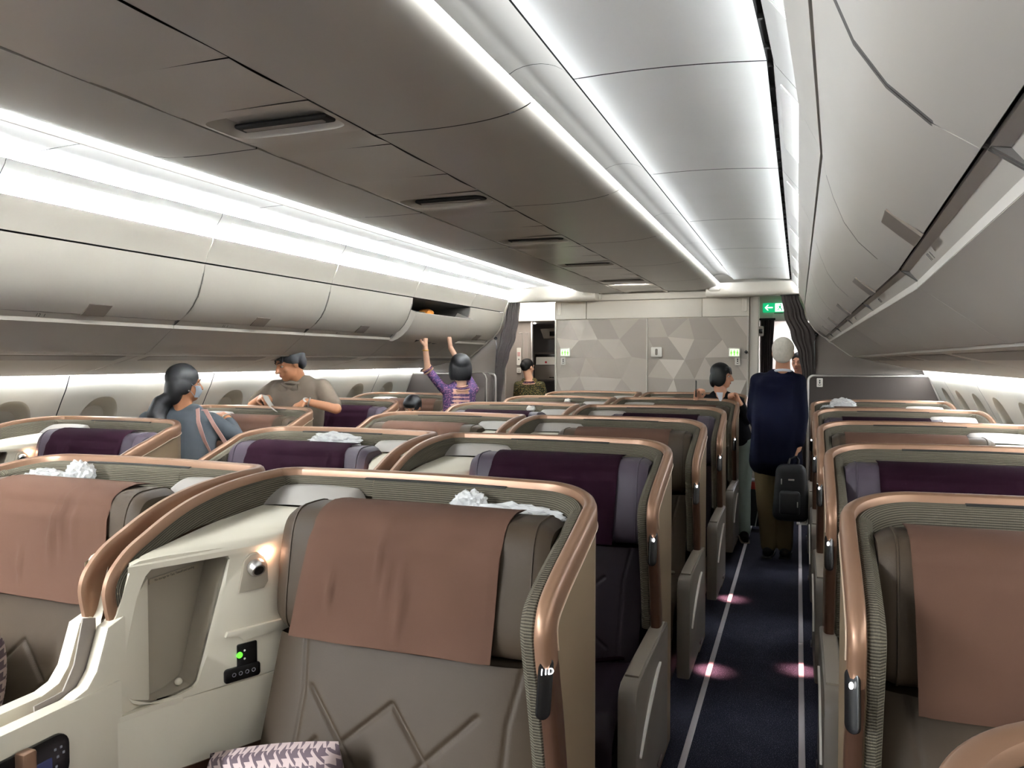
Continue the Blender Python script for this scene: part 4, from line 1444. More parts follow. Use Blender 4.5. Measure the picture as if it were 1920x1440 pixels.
b = B(); b.lathe([(0, 0), (.009, 0), (0, .002)], 10, mat=Matrix.Translation((0, -.002, -.04)) @ Matrix.Rotation(pi / 2, 4, 'X')); b.build('dot', 'black_matte', t_)
b = B(); b.prism(rounded(-.03, .03, -.035, .035, .008), 0, .006, 'xz'); o = b.build('symbol_placard', 'white_plastic', loc=(-3.60, 9.94, 1.47)); tag(o, 'small white symbol placard below the red lined one', 'placard')
b = B(); b.tube([(-.012, -.002, -.015), (-.012, -.002, .015), (.012, -.002, .015), (.012, -.002, -.015), (-.012, -.002, -.015)], .002, 4); b.build('symbol', 'black_matte', o)

# contents of the open bin
M['bag_dark'] = plain('dark_nylon', '#16161a', .6, grain=.3, gscale=150)
M['bag_orange'] = plain('orange_fabric', '#d0822a', .6, grain=.2, gscale=200)


def lump(name, r, mat, loc, label, cat, seed, nz=.18, sub=3):
    bm = bmesh.new(); bmesh.ops.create_icosphere(bm, subdivisions=sub, radius=1)
    for v in bm.verts:
        k = 1 + nz * noise.noise(v.co * 1.7 + Vector((seed, 0, 0))) + nz * .5 * noise.noise(v.co * 4 + Vector((seed, 3, 0)))
        e = 3.
        d = (abs(v.co.x) ** e + abs(v.co.y) ** e + abs(v.co.z) ** e) ** (1 / e)
        v.co = Vector((v.co.x * r[0], v.co.y * r[1], v.co.z * r[2])) * (k / d)
    b = B(); b.merge(bm)
    o = b.build(name, mat, loc=loc)
    return tag(o, label, cat)


lump('travel_bag', (.17, .30, .15), 'bag_dark', (-3.52, 6.55, 1.93), 'dark nylon bag inside the open left bin', 'bag', 3)
lump('backpack', (.17, .22, .13), 'bag_dark', (-3.50, 7.08, 1.91), 'second dark bag at the far end of the open bin', 'bag', 8)
lump('orange_pouch', (.06, .09, .05), 'bag_orange', (-3.45, 6.84, 2.06), 'small orange pouch on top of the bags in the open bin', 'pouch', 5)
# ------------------------------------------------------------------ people
class Flesh:
    """a figure as one continuous surface: tapered limbs and rounded masses fused by a voxel remesh"""
    def __init__(s): s.b = B()

    def cap(s, p0, r0, p1, r1, flat=False, n=14):
        p0, p1 = Vector(p0), Vector(p1)
        d = p1 - p0; L = d.length
        if L < 1e-6: return s
        z = d.normalized(); a = Vector((0, 0, 1)) if abs(z.z) < .9 else Vector((0, 1, 0))
        x = a.cross(z).normalized(); y = z.cross(x)
        M_ = Matrix(((x.x, y.x, z.x, p0.x), (x.y, y.y, z.y, p0.y), (x.z, y.z, z.z, p0.z), (0, 0, 0, 1)))
        prof = []
        if flat: prof += [(.0005, 0), (r0, 0)]
        else: prof += [(max(.0005, r0 * sin(t * pi / 8)), -r0 * cos(t * pi / 8)) for t in range(0, 5)]
        if flat: prof += [(r1, L), (.0005, L)]
        else: prof += [(max(.0005, r1 * cos(t * pi / 8)), L + r1 * sin(t * pi / 8)) for t in range(0, 5)]
        s.b.lathe(prof, n, mat=M_)
        return s

    def chain(s, pts, flat=False):
        for (p, r), (q, r2) in zip(pts[:-1], pts[1:]): s.cap(p, r, q, r2, flat)
        return s

    def ell(s, c, r, mat=None, sub=3):
        s.b.ball(c if mat is None else (0, 0, 0), r, sub, mat=(mat @ Matrix.Translation(c)) if mat is not None else None)
        return s

    def build(s, name, mat, parent, voxel=.009, smooth=3, wrinkle=0., seed=0, cut=None):
        me = s.b.mesh(name, mat, None)
        o = bpy.data.objects.new('tmp', me); COL.objects.link(o)
        r = o.modifiers.new('r', 'REMESH'); r.mode = 'VOXEL'; r.voxel_size = voxel; r.use_smooth_shade = True
        if smooth:
            m = o.modifiers.new('s', 'SMOOTH'); m.factor = .5; m.iterations = smooth
        dg = bpy.context.evaluated_depsgraph_get(); dg.update()
        me2 = bpy.data.meshes.new_from_object(o.evaluated_get(dg))
        bpy.data.objects.remove(o); bpy.data.meshes.remove(me)
        if wrinkle or cut:
            bm = bmesh.new(); bm.from_mesh(me2)
            if cut:
                bmesh.ops.delete(bm, geom=[v for v in bm.verts if cut(v.co)], context='VERTS')
            if wrinkle:
                bm.normal_update()
                for v in bm.verts:
                    q = v.co * 9 + Vector((seed, 0, 0)); q.z *= .45
                    v.co += v.normal * wrinkle * (noise.noise(q) + .5 * noise.noise(q * 2.3))
            bm.to_mesh(me2); bm.free()
        for p in me2.polygons: p.use_smooth = True
        me2.materials.clear(); me2.materials.append(M[mat] if isinstance(mat, str) else mat)
        me2.name = name
        return link(name, me2, parent)


def hand(F, wrist, d, palm, side=1, size=1., curl=(.35, .4, .45, .5), thumb=.5, spread=.12):
    """palm, four unequal jointed fingers and a thumb from the side of the palm; palm = direction the palm faces"""
    w = Vector(wrist); d = Vector(d).normalized(); palm = Vector(palm); palm = (palm - d * palm.dot(d)).normalized()
    lat = d.cross(palm).normalized() * side
    F.cap(w, .024 * size, w + d * .03 * size, .024 * size)
    for k in (-1.5, -.5, .5, 1.5):
        F.cap(w + d * .02 * size + lat * k * .011 * size, .014 * size, w + d * .085 * size + lat * k * .0195 * size, .0125 * size)
    L = (.036, .042, .040, .031)
    for k, (off, ln, c) in enumerate(zip((1.5, .5, -.5, -1.5), L, curl)):
        p = w + d * .088 * size + lat * off * .0205 * size
        ang = 0.
        dd = (d + lat * off * spread * .5).normalized()
        r = .0098 * size
        for j, f in enumerate((1., .72, .58)):
            ang += c * (.8 if j == 0 else 1.15)
            q = p + (dd * cos(ang) + palm * sin(ang)) * ln * f * size
            F.cap(p, r, q, r * .9); p = q; r *= .9
    t0 = w + d * .025 * size + lat * .024 * size
    t1 = t0 + (lat * .75 + d * .6 + palm * .35).normalized() * .038 * size
    t2 = t1 + (lat * (.6 - thumb) + d * .8 + palm * thumb).normalized() * .030 * size
    t3 = t2 + (lat * (.3 - thumb) + d * .8 + palm * thumb * 1.2).normalized() * .024 * size
    F.cap(t0, .0145 * size, t1, .0125 * size); F.cap(t1, .0125 * size, t2, .0105 * size); F.cap(t2, .0105 * size, t3, .009 * size)


def head_frame(c, f, tilt=0.):
    f = Vector(f).normalized(); up = Vector((0, 0, 1)); x = f.cross(up).normalized(); u = x.cross(f).normalized()
    m = Matrix(((x.x, f.x, u.x, c[0]), (x.y, f.y, u.y, c[1]), (x.z, f.z, u.z, c[2]), (0, 0, 0, 1)))
    return m @ Matrix.Rotation(tilt, 4, 'Y')


def head(F, H, k=1.):
    """skull, jaw, nose, brow, ears in the head's own frame (x to its right, y forward, z up)"""
    S = H @ Matrix.Scale(k, 4)
    F.ell((0, -.012, .028), (.074, .092, .092), S)
    F.ell((0, .018, -.035), (.060, .070, .072), S)
    F.ell((0, .050, -.082), (.032, .034, .026), S)
    P = lambda x, y, z: S @ Vector((x, y, z))
    F.cap(P(0, .083, .012), .008 * k, P(0, .106, -.026), .0125 * k)
    F.cap(P(-.011, .094, -.031), .008 * k, P(.011, .094, -.031), .008 * k)
    for s_ in (-1, 1):
        F.ell((s_ * .077, -.006, -.006), (.009, .019, .031), S, 2)
        F.cap(P(s_ * .014, .079, .024), .009 * k, P(s_ * .045, .070, .024), .009 * k)
        F.ell((s_ * .040, .058, -.025), (.020, .020, .018), S, 2)
    F.cap(P(-.014, .080, -.057), .011 * k, P(.014, .080, -.057), .011 * k)


M['eye_white'] = plain('eye_white', '#d8d2c8', .3)
M['iris'] = plain('iris_dark', '#1a100c', .2)
M['lips'] = plain('lips', '#a05a50', .45)


def face_parts(H, par, k=1., mask=False):
    S = H @ Matrix.Scale(k, 4)
    for s_ in (-1, 1):
        b = B(); b.ball((s_ * .031, .071, .004), (.0125, .0085, .0062), 2, mat=None); me = b.mesh('eye', 'eye_white'); me.transform(S); e = link('eye', me, par)
        b = B(); b.ball((s_ * .031, .0775, .004), (.0062, .003, .0058), 2); me = b.mesh('iris', 'iris'); me.transform(S); link('iris', me, e)
        b = B(); b.tube([(s_ * .014, .0865, .028), (s_ * .032, .083, .033), (s_ * .050, .072, .028)], [.003, .0038, .002], 6); me = b.mesh('eyebrow', 'hair'); me.transform(S); link('eyebrow', me, par)
    if not mask:
        b = B(); b.ball((0, .0885, -.055), (.020, .005, .0042), 2); me = b.mesh('upper_lip', 'lips'); me.transform(S); link('upper_lip', me, par)
        b = B(); b.ball((0, .0875, -.063), (.017, .005, .0045), 2); me = b.mesh('lower_lip', 'lips'); me.transform(S); link('lower_lip', me, par)


def cloth_mat(name, col, rough=.85, var=.1):
    M[name] = plain(name, col, rough, spec=.08, grain=.25, gscale=500, var=var, vscale=12)
    return name


def batik(name, base, c2, c3):
    t = NT(name); t.set(Roughness=.85); t.b.inputs['Specular IOR Level'].default_value = .1
    tc = t.n('ShaderNodeTexCoord')
    v = t.n('ShaderNodeTexVoronoi', i_Scale=55.); t.l(tc.outputs['Object'], v.inputs['Vector'])
    w = t.n('ShaderNodeTexNoise', i_Scale=60., i_Detail=4.); t.l(tc.outputs['Object'], w.inputs['Vector'])
    r = t.n('ShaderNodeValToRGB'); r.color_ramp.interpolation = 'CONSTANT'
    e = r.color_ramp.elements; e[0].position = 0; e[0].color = lin(c3); e[1].position = .18; e[1].color = lin(c2)
    x = e.new(.34); x.color = lin(base)
    t.l(v.outputs['Distance'], r.inputs[0])
    g = t.math('GREATER_THAN', w.outputs[0], .56)
    t.l(t.mix(t.math('MULTIPLY', g, .7), r.outputs[0], lin(c2)), t.b.inputs['Base Color'])
    M[name] = t.m
    return name


def lower(spec, par, trouser, shoe, r=1.):
    F = Flesh()
    for sd in 'LR':
        h, kn, an = Vector(spec['hip' + sd]), Vector(spec['knee' + sd]), Vector(spec['ank' + sd])
        F.chain([(h, .092 * r), (kn, .066 * r), (an + Vector((0, 0, .0)), .056 * r)])
    hl, hr = Vector(spec['hipL']), Vector(spec['hipR'])
    F.cap(hl, .098 * r, hr, .098 * r); F.cap(hl + Vector((0, 0, .05)), .086 * r, hr + Vector((0, 0, .05)), .086 * r)
    F.build('trousers', trouser, par, .011, 3, .006, 3)
    fd = Vector(spec.get('foot', (0, 1, 0)))
    for sd in 'LR':
        an = Vector(spec['ank' + sd]); F = Flesh()
        z = Vector((an.x, an.y, .045))
        F.cap(z - fd * .055, .040, z + fd * .10 + Vector((0, 0, -.008)), .038); F.cap(z + fd * .05, .042, z + fd * .165 + Vector((0, 0, -.014)), .028)
        F.cap(Vector((an.x, an.y, .10)), .042, z, .040)
        sh = F.build('shoe', shoe, par, .008, 2, cut=None)
        b = B(); pr = [(-.10, -.036), (.05, -.042), (.16, -.036), (.195, 0), (.16, .036), (.05, .042), (-.10, .036)]
        lat = Vector((fd.y, -fd.x, 0))
        b.prism([tuple((Vector((an.x, an.y, 0)) + fd * p + lat * q).to_2d()) for p, q in pr], .001, .016, 'xy', bev=.003)
        b.build('sole', 'black_matte' if shoe != 'sandal' else 'sole_pale', sh)


def figure(name_loc, label, spec, group=None):
    """the bare figure: one continuous mesh from head to feet, plus eyes, brows, lips"""
    root = thing('person', label, 'person', (0, 0, 0), group)
    F = Flesh()
    k = spec.get('k', 1.)
    H = head_frame(spec['head'], spec['face'], spec.get('tilt', 0))
    head(F, H, k)
    nb = Vector(spec['neck'])
    F.cap(H @ Vector((0, -.022, -.05)), .054 * k, nb, .060 * k)
    sl, sr = Vector(spec['shL']), Vector(spec['shR'])
    mid = (sl + sr) / 2
    hl, hr = Vector(spec['hipL']), Vector(spec['hipR'])
    hm = (hl + hr) / 2
    w = spec.get('w', 1.)
    F.cap(nb, .058, mid - Vector((0, 0, .06)), .09 * w)
    F.cap(sl, .052 * w, sr, .052 * w)
    for t in [i / 12 for i in range(1, 12)]:
        c = mid.lerp(hm, t); dx = (sr - sl) * .24
        F.cap(c - dx, .095 * w, c + dx, .095 * w)
    F.cap(hl, .095 * w, hr, .095 * w)
    for sd in 'LR':
        S_, E_2, W_ = Vector(spec['sh' + sd]), Vector(spec['el' + sd]), Vector(spec['wr' + sd])
        F.chain([(S_, .047 * w), (E_2, .038 * w), (W_, .026)])
        hs = spec.get('hand' + sd)
        if hs: hand(F, W_, **hs)
        h, kn, an = Vector(spec['hip' + sd]), Vector(spec['knee' + sd]), Vector(spec['ank' + sd])
        F.chain([(h, .078 * w), (kn, .052 * w), (an, .036)])
        fd = Vector(spec.get('foot', (0, 1, 0))); z = Vector((an.x, an.y, .042))
        F.cap(an, .036, z, .034); F.cap(z - fd * .04, .034, z + fd * .13 + Vector((0, 0, -.012)), .026)
    body = F.build('body', spec.get('skin', 'skin'), root, spec.get('vox', .007), 2)
    face_parts(H, root, k, spec.get('mask', False))
    return root, H @ Matrix.Scale(k, 4)


def upper(spec, par, mat, name='shirt', sleeve=1.0, flare=0., hem=.0, r=1., wr=.004, extra=None, tw=1., td=.27):
    """a garment over the torso and the arms as far as sleeve (0..2: 1 = elbow, 2 = wrist)"""
    F = Flesh()
    sl, sr = Vector(spec['shL']), Vector(spec['shR']); mid = (sl + sr) / 2
    hl, hr = Vector(spec['hipL']), Vector(spec['hipR']); hm = (hl + hr) / 2
    w = spec.get('w', 1.) * r
    nb = Vector(spec['neck'])
    F.cap(sl, .066 * w, sr, .066 * w)
    F.cap(sl.lerp(nb, .62), .058 * w, sr.lerp(nb, .62), .058 * w)
    for t in [.08 + .92 * i / 16 for i in range(17)]:
        c = mid.lerp(hm, t); dx = (sr - sl) * td
        F.cap(c - dx, (.112 * tw + flare * t) * w, c + dx, (.112 * tw + flare * t) * w)
    if hem:
        c = hm - Vector((0, 0, hem)); dx = (sr - sl) * td
        for t in (.2, .4, .6, .8, 1.):
            q = hm.lerp(c, t); F.cap(q - dx, (.112 * tw + flare * (1 + t * .5)) * w, q + dx, (.112 * tw + flare * (1 + t * .5)) * w)
    for sd in 'LR':
        S_, E_2, W_ = Vector(spec['sh' + sd]), Vector(spec['el' + sd]), Vector(spec['wr' + sd])
        if sleeve <= 1: F.cap(S_, .066 * w, S_.lerp(E_2, sleeve), .058 * w, False)
        else: F.chain([(S_, .066 * w), (E_2, .054 * w), (E_2.lerp(W_, sleeve - 1), .042 * w)])
    if extra: extra(F)
    return F.build(name, mat, par, .010, 10, wr, 5)


def ring(name, c, axis, r, tube_r, mat, par, squash=1.):
    z = Vector(axis).normalized(); a = Vector((0, 0, 1)) if abs(z.z) < .9 else Vector((0, 1, 0))
    x = a.cross(z).normalized(); y = z.cross(x); c = Vector(c)
    b = B(); b.tube([c + x * r * cos(2 * pi * k / 20) + y * r * squash * sin(2 * pi * k / 20) for k in range(21)], tube_r, 8, cap=False)
    return b.build(name, mat, par)


# --- elderly man walking away in the aisle
cloth_mat('navy_wool', '#07091a', .8); cloth_mat('khaki', '#6b5d44', .85); M['hair_white'] = plain('white_hair', '#d9d3c6', .7, spec=.15, grain=.8, gscale=220, var=.16, vscale=60)
cloth_mat('shirt_white', '#d5d8e0')
sp = dict(head=(-.118, 6.60, 1.665), face=(-.05, 1, -.08), neck=(-.117, 6.61, 1.50), shL=(-.305, 6.61, 1.435), shR=(-.005, 6.60, 1.435), elL=(-.345, 6.64, 1.15), elR=(.030, 6.575, 1.15),
          wrL=(-.29, 6.74, .98), wrR=(.012, 6.545, .92), hipL=(-.245, 6.61, .90), hipR=(-.085, 6.60, .90), kneeL=(-.245, 6.61, .48), kneeR=(-.092, 6.60, .48),
          ankL=(-.215, 6.60, .09), ankR=(-.084, 6.62, .09), foot=(.12, .99, 0), handR=dict(d=(-.25, -.05, -1), palm=(-1, .2, .1), side=1, curl=(1.1, 1.15, 1.2, 1.2), thumb=.7),
          handL=dict(d=(.1, .6, -.7), palm=(1, 0, 0), side=-1))
el, H = figure(0, 'white haired man in navy blazer and khaki trousers walking away in the right aisle', sp)
upper(sp, el, 'navy_wool', 'blazer', 1.9, .012, .12, 1.05, .006, tw=.95, td=.26)
lower(sp, el, 'khaki', 'black_matte', 1.08)
F = Flesh(); F.ell((0, -.024, .036), (.087, .097, .088), H); F.ell((0, -.05, -.012), (.080, .066, .072), H); F.ell((0, -.06, -.050), (.060, .045, .04), H)
F.build('hair', 'hair_white', el, .006, 2, .006, 2)
ring('shirt_collar', Vector(sp['neck']) + Vector((0, -.005, .012)), (0, .25, 1), .062, .012, 'shirt_white', el)
# his black bag
t_ = thing('briefcase_bag', 'black nylon bag carried low in the white haired man\'s right hand', 'bag', (-.045, 6.47, .36))
b = B(); b.box(-.138, .138, -.09, .09, -.03, .42, .06, 4); 
for v in b.bm.verts: v.co.x *= 1 - .22 * max(0, v.co.z / .42) ** 2; v.co.y *= 1 - .25 * max(0, v.co.z / .42)
b.build('bag_body', 'bag_dark', t_)
b = B(); b.box(-.085, .07, -.115, -.06, .03, .22, .025, 3); b.build('front_pocket', 'bag_dark', t_)
b = B(); b.tube([(-.03, 0, .39), (-.01, .02, .46), (.035, .04, .48), (.055, .05, .45), (.05, .02, .39)], .010, 8); b.build('handle', 'bag_dark', t_)
for p in ((-.07, -.078, .29), (.075, -.06, .20), (.05, -.118, .12)):
    b = B(); b.box(p[0] - .004, p[0] + .004, p[1] - .006, p[1], p[2] - .022, p[2] + .022, .002, 1); b.build('zip_pull', 'alu', t_)
b = B(); b.box(-.02, .025, -.088, -.075, .30, .312, .002, 1); b.build('buckle', 'alu', t_)

# --- woman with a phone leaning on the fifth centre shell
cloth_mat('black_knit', '#131316'); cloth_mat('grey_green_cotton', '#7c867e'); cloth_mat('sole_pale', '#9a9080'); cloth_mat('sandal', '#141414')
sp = dict(head=(-.656, 7.27, 1.462), face=(.96, -.06, -.12), neck=(-.665, 7.28, 1.305), shL=(-.795, 7.29, 1.235), shR=(-.515, 7.29, 1.225), elL=(-.93, 7.27, 1.06), elR=(-.43, 7.27, 1.06),
          wrL=(-.875, 7.17, 1.235), wrR=(-.492, 7.17, 1.225), hipL=(-.60, 7.33, .80), hipR=(-.46, 7.31, .80), kneeL=(-.60, 7.34, .44), kneeR=(-.458, 7.20, .43),
          ankL=(-.585, 7.34, .08), ankR=(-.443, 7.14, .08), foot=(.16, -.98, 0), k=.97, w=.92, skin='skin',
          handL=dict(d=(.25, -.15, 1), palm=(.6, -.8, 0), side=1, curl=(.8, .85, .9, .9), thumb=.5), handR=dict(d=(-.45, -.2, .8), palm=(-.5, -.6, -.5), side=-1, curl=(1.1, 1.1, 1.1, 1.1), thumb=.8))
ph, H = figure(0, 'woman with black bob in black jacket holding a phone over the seat shell', sp)
upper(sp, ph, 'black_knit', 'jacket', 1.8, .006, .08, .93, .004)
lower(sp, ph, 'grey_green_cotton', 'sandal', 1.05)
F = Flesh()
F.ell((0, -.02, .042), (.086, .095, .085), H)
for x in (-1, 1): F.ell((x * .062, -.012, -.02), (.026, .066, .085), H)
F.ell((0, -.065, -.025), (.078, .045, .095), H); F.cap(H @ Vector((-.05, .048, .066)), .026, H @ Vector((.05, .048, .066)), .026)
for x in (-.055, -.03, 0, .03, .055): F.cap(H @ Vector((x, .054, .068)), .018, H @ Vector((x, .076, .036)), .007)
F.build('hair', 'hair', ph, .007, 2)
b = B(); b.prism([(-.665 - .03, 1.315), (-.665 + .03, 1.315), (-.645, 1.19)], 7.155, 7.165, 'xz'); b.build('shirt_front', 'shirt_white', ph)
t_ = thing('phone', 'dark phone held upright by the woman with the black bob', 'phone', (-.868, 7.12, 1.345))
R_ = Matrix.Rotation(radians(92), 4, 'Z') @ Matrix.Rotation(radians(8), 4, 'Y')
b = B(); b.box(-.036, .036, -.004, .004, -.075, .075, .004, 2, mat=R_); b.build('case', 'black', t_)
b = B(); b.box(-.033, .033, -.0052, -.0038, -.071, .071, .001, 1, mat=R_); b.build('screen', 'black', t_)

# --- attendant pushing the open bin
batik('batik_purple', '#2b2440', '#7a4f6a', '#b58a7c'); cloth_mat('trim_cream', '#c29a86'); M['gold'] = plain('gold_metal', '#c9a04a', .3, .9)
sp = dict(head=(-3.093, 6.86, 1.55), face=(-.55, .83, .12), neck=(-3.085, 6.86, 1.385), shL=(-3.225, 6.76, 1.325), shR=(-2.985, 6.96, 1.32), elL=(-3.345, 6.66, 1.515), elR=(-3.17, 7.04, 1.55),
          wrL=(-3.350, 6.62, 1.725), wrR=(-3.300, 7.08, 1.735), hipL=(-3.17, 6.82, .88), hipR=(-3.03, 6.92, .88), kneeL=(-3.17, 6.84, .48), kneeR=(-3.05, 6.94, .48),
          ankL=(-3.16, 6.84, .08), ankR=(-3.06, 6.94, .08), foot=(-.6, .8, 0), k=.95, w=.86, skin='skin_pale',
          handL=dict(d=(.0, .04, 1), palm=(-.95, 0, .3), side=1, curl=(.12, .1, .12, .15), thumb=.2, spread=.2), handR=dict(d=(-.12, -.02, 1), palm=(-.9, 0, .4), side=-1, curl=(.12, .1, .12, .15), thumb=.2, spread=.2))
st, H = figure(0, 'attendant with black bob in purple patterned blouse, arms raised to the open bin', sp)
upper(sp, st, 'batik_purple', 'blouse', .85, .0, .0, .84, .002)
for sd in 'LR':
    S_, E_2 = Vector(sp['sh' + sd]), Vector(sp['el' + sd])
    for t, mt in ((.93, 'trim_cream'), (1.0, 'batik_purple'), (1.07, 'trim_cream')):
        ring('cuff_trim', S_.lerp(E_2, t), E_2 - S_, .047, .008, mt, st)
for rr, dz, mt in ((.068, .012, 'trim_cream'), (.078, -.004, 'batik_purple'), (.088, -.02, 'trim_cream')):
    ring('collar_trim', Vector(sp['neck']) + Vector((0, 0, dz - .035)), (.1, -.2, 1), rr, .0075, mt, st)
F = Flesh(); hl, hr = Vector(sp['hipL']), Vector(sp['hipR'])
for z, r_ in ((.95, .115), (.85, .125), (.6, .12), (.35, .115), (.18, .11)):
    F.cap(Vector((hl.x, hl.y, z)), r_, Vector((hr.x, hr.y, z)), r_)
F.build('long_skirt', 'batik_purple', st, .012, 3, .003, 1)
F = Flesh(); F.ell((0, -.02, .042), (.104, .108, .094), H)
for x in (-1, 1): F.ell((x * .078, -.02, -.045), (.042, .080, .115), H)
F.ell((0, -.06, -.045), (.108, .062, .115), H)
F.build('hair', 'hair', st, .007, 2, cut=lambda v: (H.inverted() @ v).z < -.142)
ring('wristwatch', Vector((-3.350, 6.624, 1.70)), (0, 0, 1), .029, .005, 'gold', st)
for sd, f0 in (('L', (.0, .04, 1)), ('R', (-.12, -.02, 1))): pass

# --- man leaning over the third left window shell
cloth_mat('brown_linen', '#5b5147'); cloth_mat('dark_jeans', '#22242b')
sp = dict(head=(-3.735, 5.04, 1.578), face=(-.46, -.80, -.34), neck=(-3.715, 5.11, 1.45), shL=(-3.505, 5.14, 1.385), shR=(-3.94, 5.13, 1.375), elL=(-3.285, 5.00, 1.235), elR=(-4.06, 5.00, 1.245),
          wrL=(-3.475, 4.885, 1.295), wrR=(-3.895, 4.90, 1.315), hipL=(-3.64, 5.05, .85), hipR=(-3.83, 5.05, .85), kneeL=(-3.66, 4.98, .46), kneeR=(-3.82, 4.98, .46),
          ankL=(-3.66, 4.97, .08), ankR=(-3.82, 4.97, .08), foot=(0, -1, 0), k=1.16, w=1.06, skin='skin_tan',
          handL=dict(d=(-.72, -.5, -.42), palm=(.1, .35, -.9), side=1, curl=(.35, .4, .45, .5), thumb=.3), handR=dict(d=(.75, -.45, .05), palm=(.2, .2, -1), side=-1, curl=(.7, .8, .9, .95), thumb=.6))
M['skin_tan'] = plain('skin_tan', '#b07a58', .5, grain=.05, gscale=200)
mn, H = figure(0, 'smiling man in brown short sleeved shirt leaning over a left window seat', sp)
upper(sp, mn, 'brown_linen', 'shirt', .80, .004, .05, 1.06, .005)
ring('shirt_collar', Vector(sp['neck']) + Vector((.0, -.012, -.045)), (.1, .35, 1), .080, .016, 'brown_linen', mn)
b = B(); b.prism([(-3.80, 1.42), (-3.735, 1.375), (-3.76, 1.34), (-3.825, 1.37)], 5.005, 5.017, 'xz', bev=.003); b.build('collar_point', 'brown_linen', mn)
b = B(); b.prism([(-3.725, 1.375), (-3.655, 1.42), (-3.635, 1.37), (-3.70, 1.34)], 5.010, 5.022, 'xz', bev=.003); b.build('collar_point', 'brown_linen', mn)
lower(sp, mn, 'dark_jeans', 'black_matte', 1.0)
F = Flesh(); F.ell((0, -.025, .050), (.090, .102, .090), H); F.ell((0, .002, .086), (.078, .066, .052), H); F.ell((0, -.06, .0), (.078, .055, .07), H)
for x in (-1, 1): F.ell((x * .076, -.012, .032), (.016, .034, .045), H)
F.cap(H @ Vector((-.052, .050, .066)), .022, H @ Vector((.045, .052, .062)), .024)
for x in (-.055, -.03, .0, .03, .05): F.cap(H @ Vector((x, .052, .07)), .020, H @ Vector((x - .012, .074, .034)), .007)
for a in range(9): F.cap(H @ Vector((.05 * cos(a * .7), -.02 + .05 * sin(a * .7), .12)), .02, H @ Vector((.066 * cos(a * .7), -.02 + .066 * sin(a * .7), .148)), .005)
F.build('hair', 'hair', mn, .007, 2, .004, 4)
w0 = Vector(sp['wrL']).lerp(Vector(sp['elL']), .10)
rg = ring('wristwatch', w0, Vector(sp['elL']) - Vector(sp['wrL']), .032, .006, 'alu', mn)
b = B(); wd = (Vector(sp['elL']) - Vector(sp['wrL'])).normalized(); nz_ = Vector((-.35, -.75, .56)).normalized()
b.lathe([(0, 0), (.020, 0), (.021, .006), (.017, .010), (0, .010)], 18, mat=basis(w0 + nz_ * .028, wd, nz_.cross(wd), nz_)); b.build('watch_case', 'alu', rg)
b = B()
pts = [Vector((-3.80, 4.82, 1.335)), Vector((-3.76, 4.80, 1.295)), Vector((-3.70, 4.775, 1.25)), Vector((-3.62, 4.75, 1.215))]
vs, fs = [], []
for i, p in enumerate(pts):
    for dz in (-.002, .002):
        vs += [p + Vector((0, -.03, dz + .008)), p + Vector((0, .04, dz - .006))]
for i in range(3):
    k = i * 4
    fs += [(k, k + 1, k + 5, k + 4), (k + 2, k + 6, k + 7, k + 3), (k, k + 4, k + 6, k + 2), (k + 1, k + 3, k + 7, k + 5)]
b.add(vs, fs); o = b.build('card', 'white_plastic'); tag(o, 'white card strip held in the leaning man\'s hand', 'card')

# --- woman with ponytail and mask
cloth_mat('charcoal_knit', '#2b2e31'); M['mask'] = plain('face_mask', '#aab4be', .8); cloth_mat('pink_strap', '#c79f95', .6); M['pearl'] = plain('pearl', '#e8e2d8', .25)
sp = dict(head=(-3.657, 3.86, 1.452), face=(.47, .88, -.06), neck=(-3.675, 3.86, 1.30), shL=(-3.915, 3.82, 1.205), shR=(-3.51, 3.92, 1.20), elL=(-4.06, 3.96, 1.06), elR=(-3.43, 4.05, 1.10),
          wrL=(-3.88, 4.12, 1.05), wrR=(-3.60, 4.17, 1.225), hipL=(-3.72, 3.72, .80), hipR=(-3.54, 3.74, .80), kneeL=(-3.70, 3.67, .44), kneeR=(-3.53, 3.68, .44),
          ankL=(-3.68, 3.66, .08), ankR=(-3.53, 3.66, .08), foot=(.9, .3, 0), mask=True, w=1.03, skin='skin_tan',
          handR=dict(d=(-.85, .25, .15), palm=(-.1, .2, -1), side=-1, curl=(.4, .45, .5, .55), thumb=.4), handL=dict(d=(.3, .8, 0), palm=(0, 0, -1), side=1))
pw, H = figure(0, 'woman with low ponytail and face mask in charcoal top, turned away', sp)
upper(sp, pw, 'charcoal_knit', 'top', 1.65, .012, .06, 1.10, .005)
lower(sp, pw, 'dark_jeans', 'black_matte', 1.02)
F = Flesh(); F.ell((0, -.022, .042), (.090, .102, .092), H); F.ell((0, -.065, -.03), (.082, .055, .105), H)
for x in (-1, 1): F.ell((x * .070, -.03, -.01), (.022, .050, .06), H)
q = H @ Vector((0, -.09, -.09))
F.chain([(q, .042), (Vector((-3.755, 3.76, 1.33)), .055), (Vector((-3.765, 3.73, 1.26)), .058), (Vector((-3.70, 3.72, 1.17)), .030), (Vector((-3.66, 3.73, 1.08)), .008)])
F.build('hair', 'hair', pw, .007, 2, .004, 6)
b = B()
def mk(u, v):
    a = (u - .5) * 2.3; z = -.082 + .075 * v
    r_ = .102 - .018 * abs(v - .55) * 2
    return H @ Vector((sin(a) * .074 * (1 - .1 * (1 - v)), cos(a) * r_ - .002 + .008, z))
b.grid(mk, 18, 8); b.build('face_mask', 'mask', pw)
b = B(); b.tube([mk(1, .9), H @ Vector((.080, .0, .012)), H @ Vector((.080, -.018, -.01)), mk(1, .1)], .0018, 5); b.build('mask_loop', 'mask', pw)
b = B(); b.ball(H @ Vector((.086, -.004, -.040)), .006, 2); b.build('earring', 'pearl', pw)
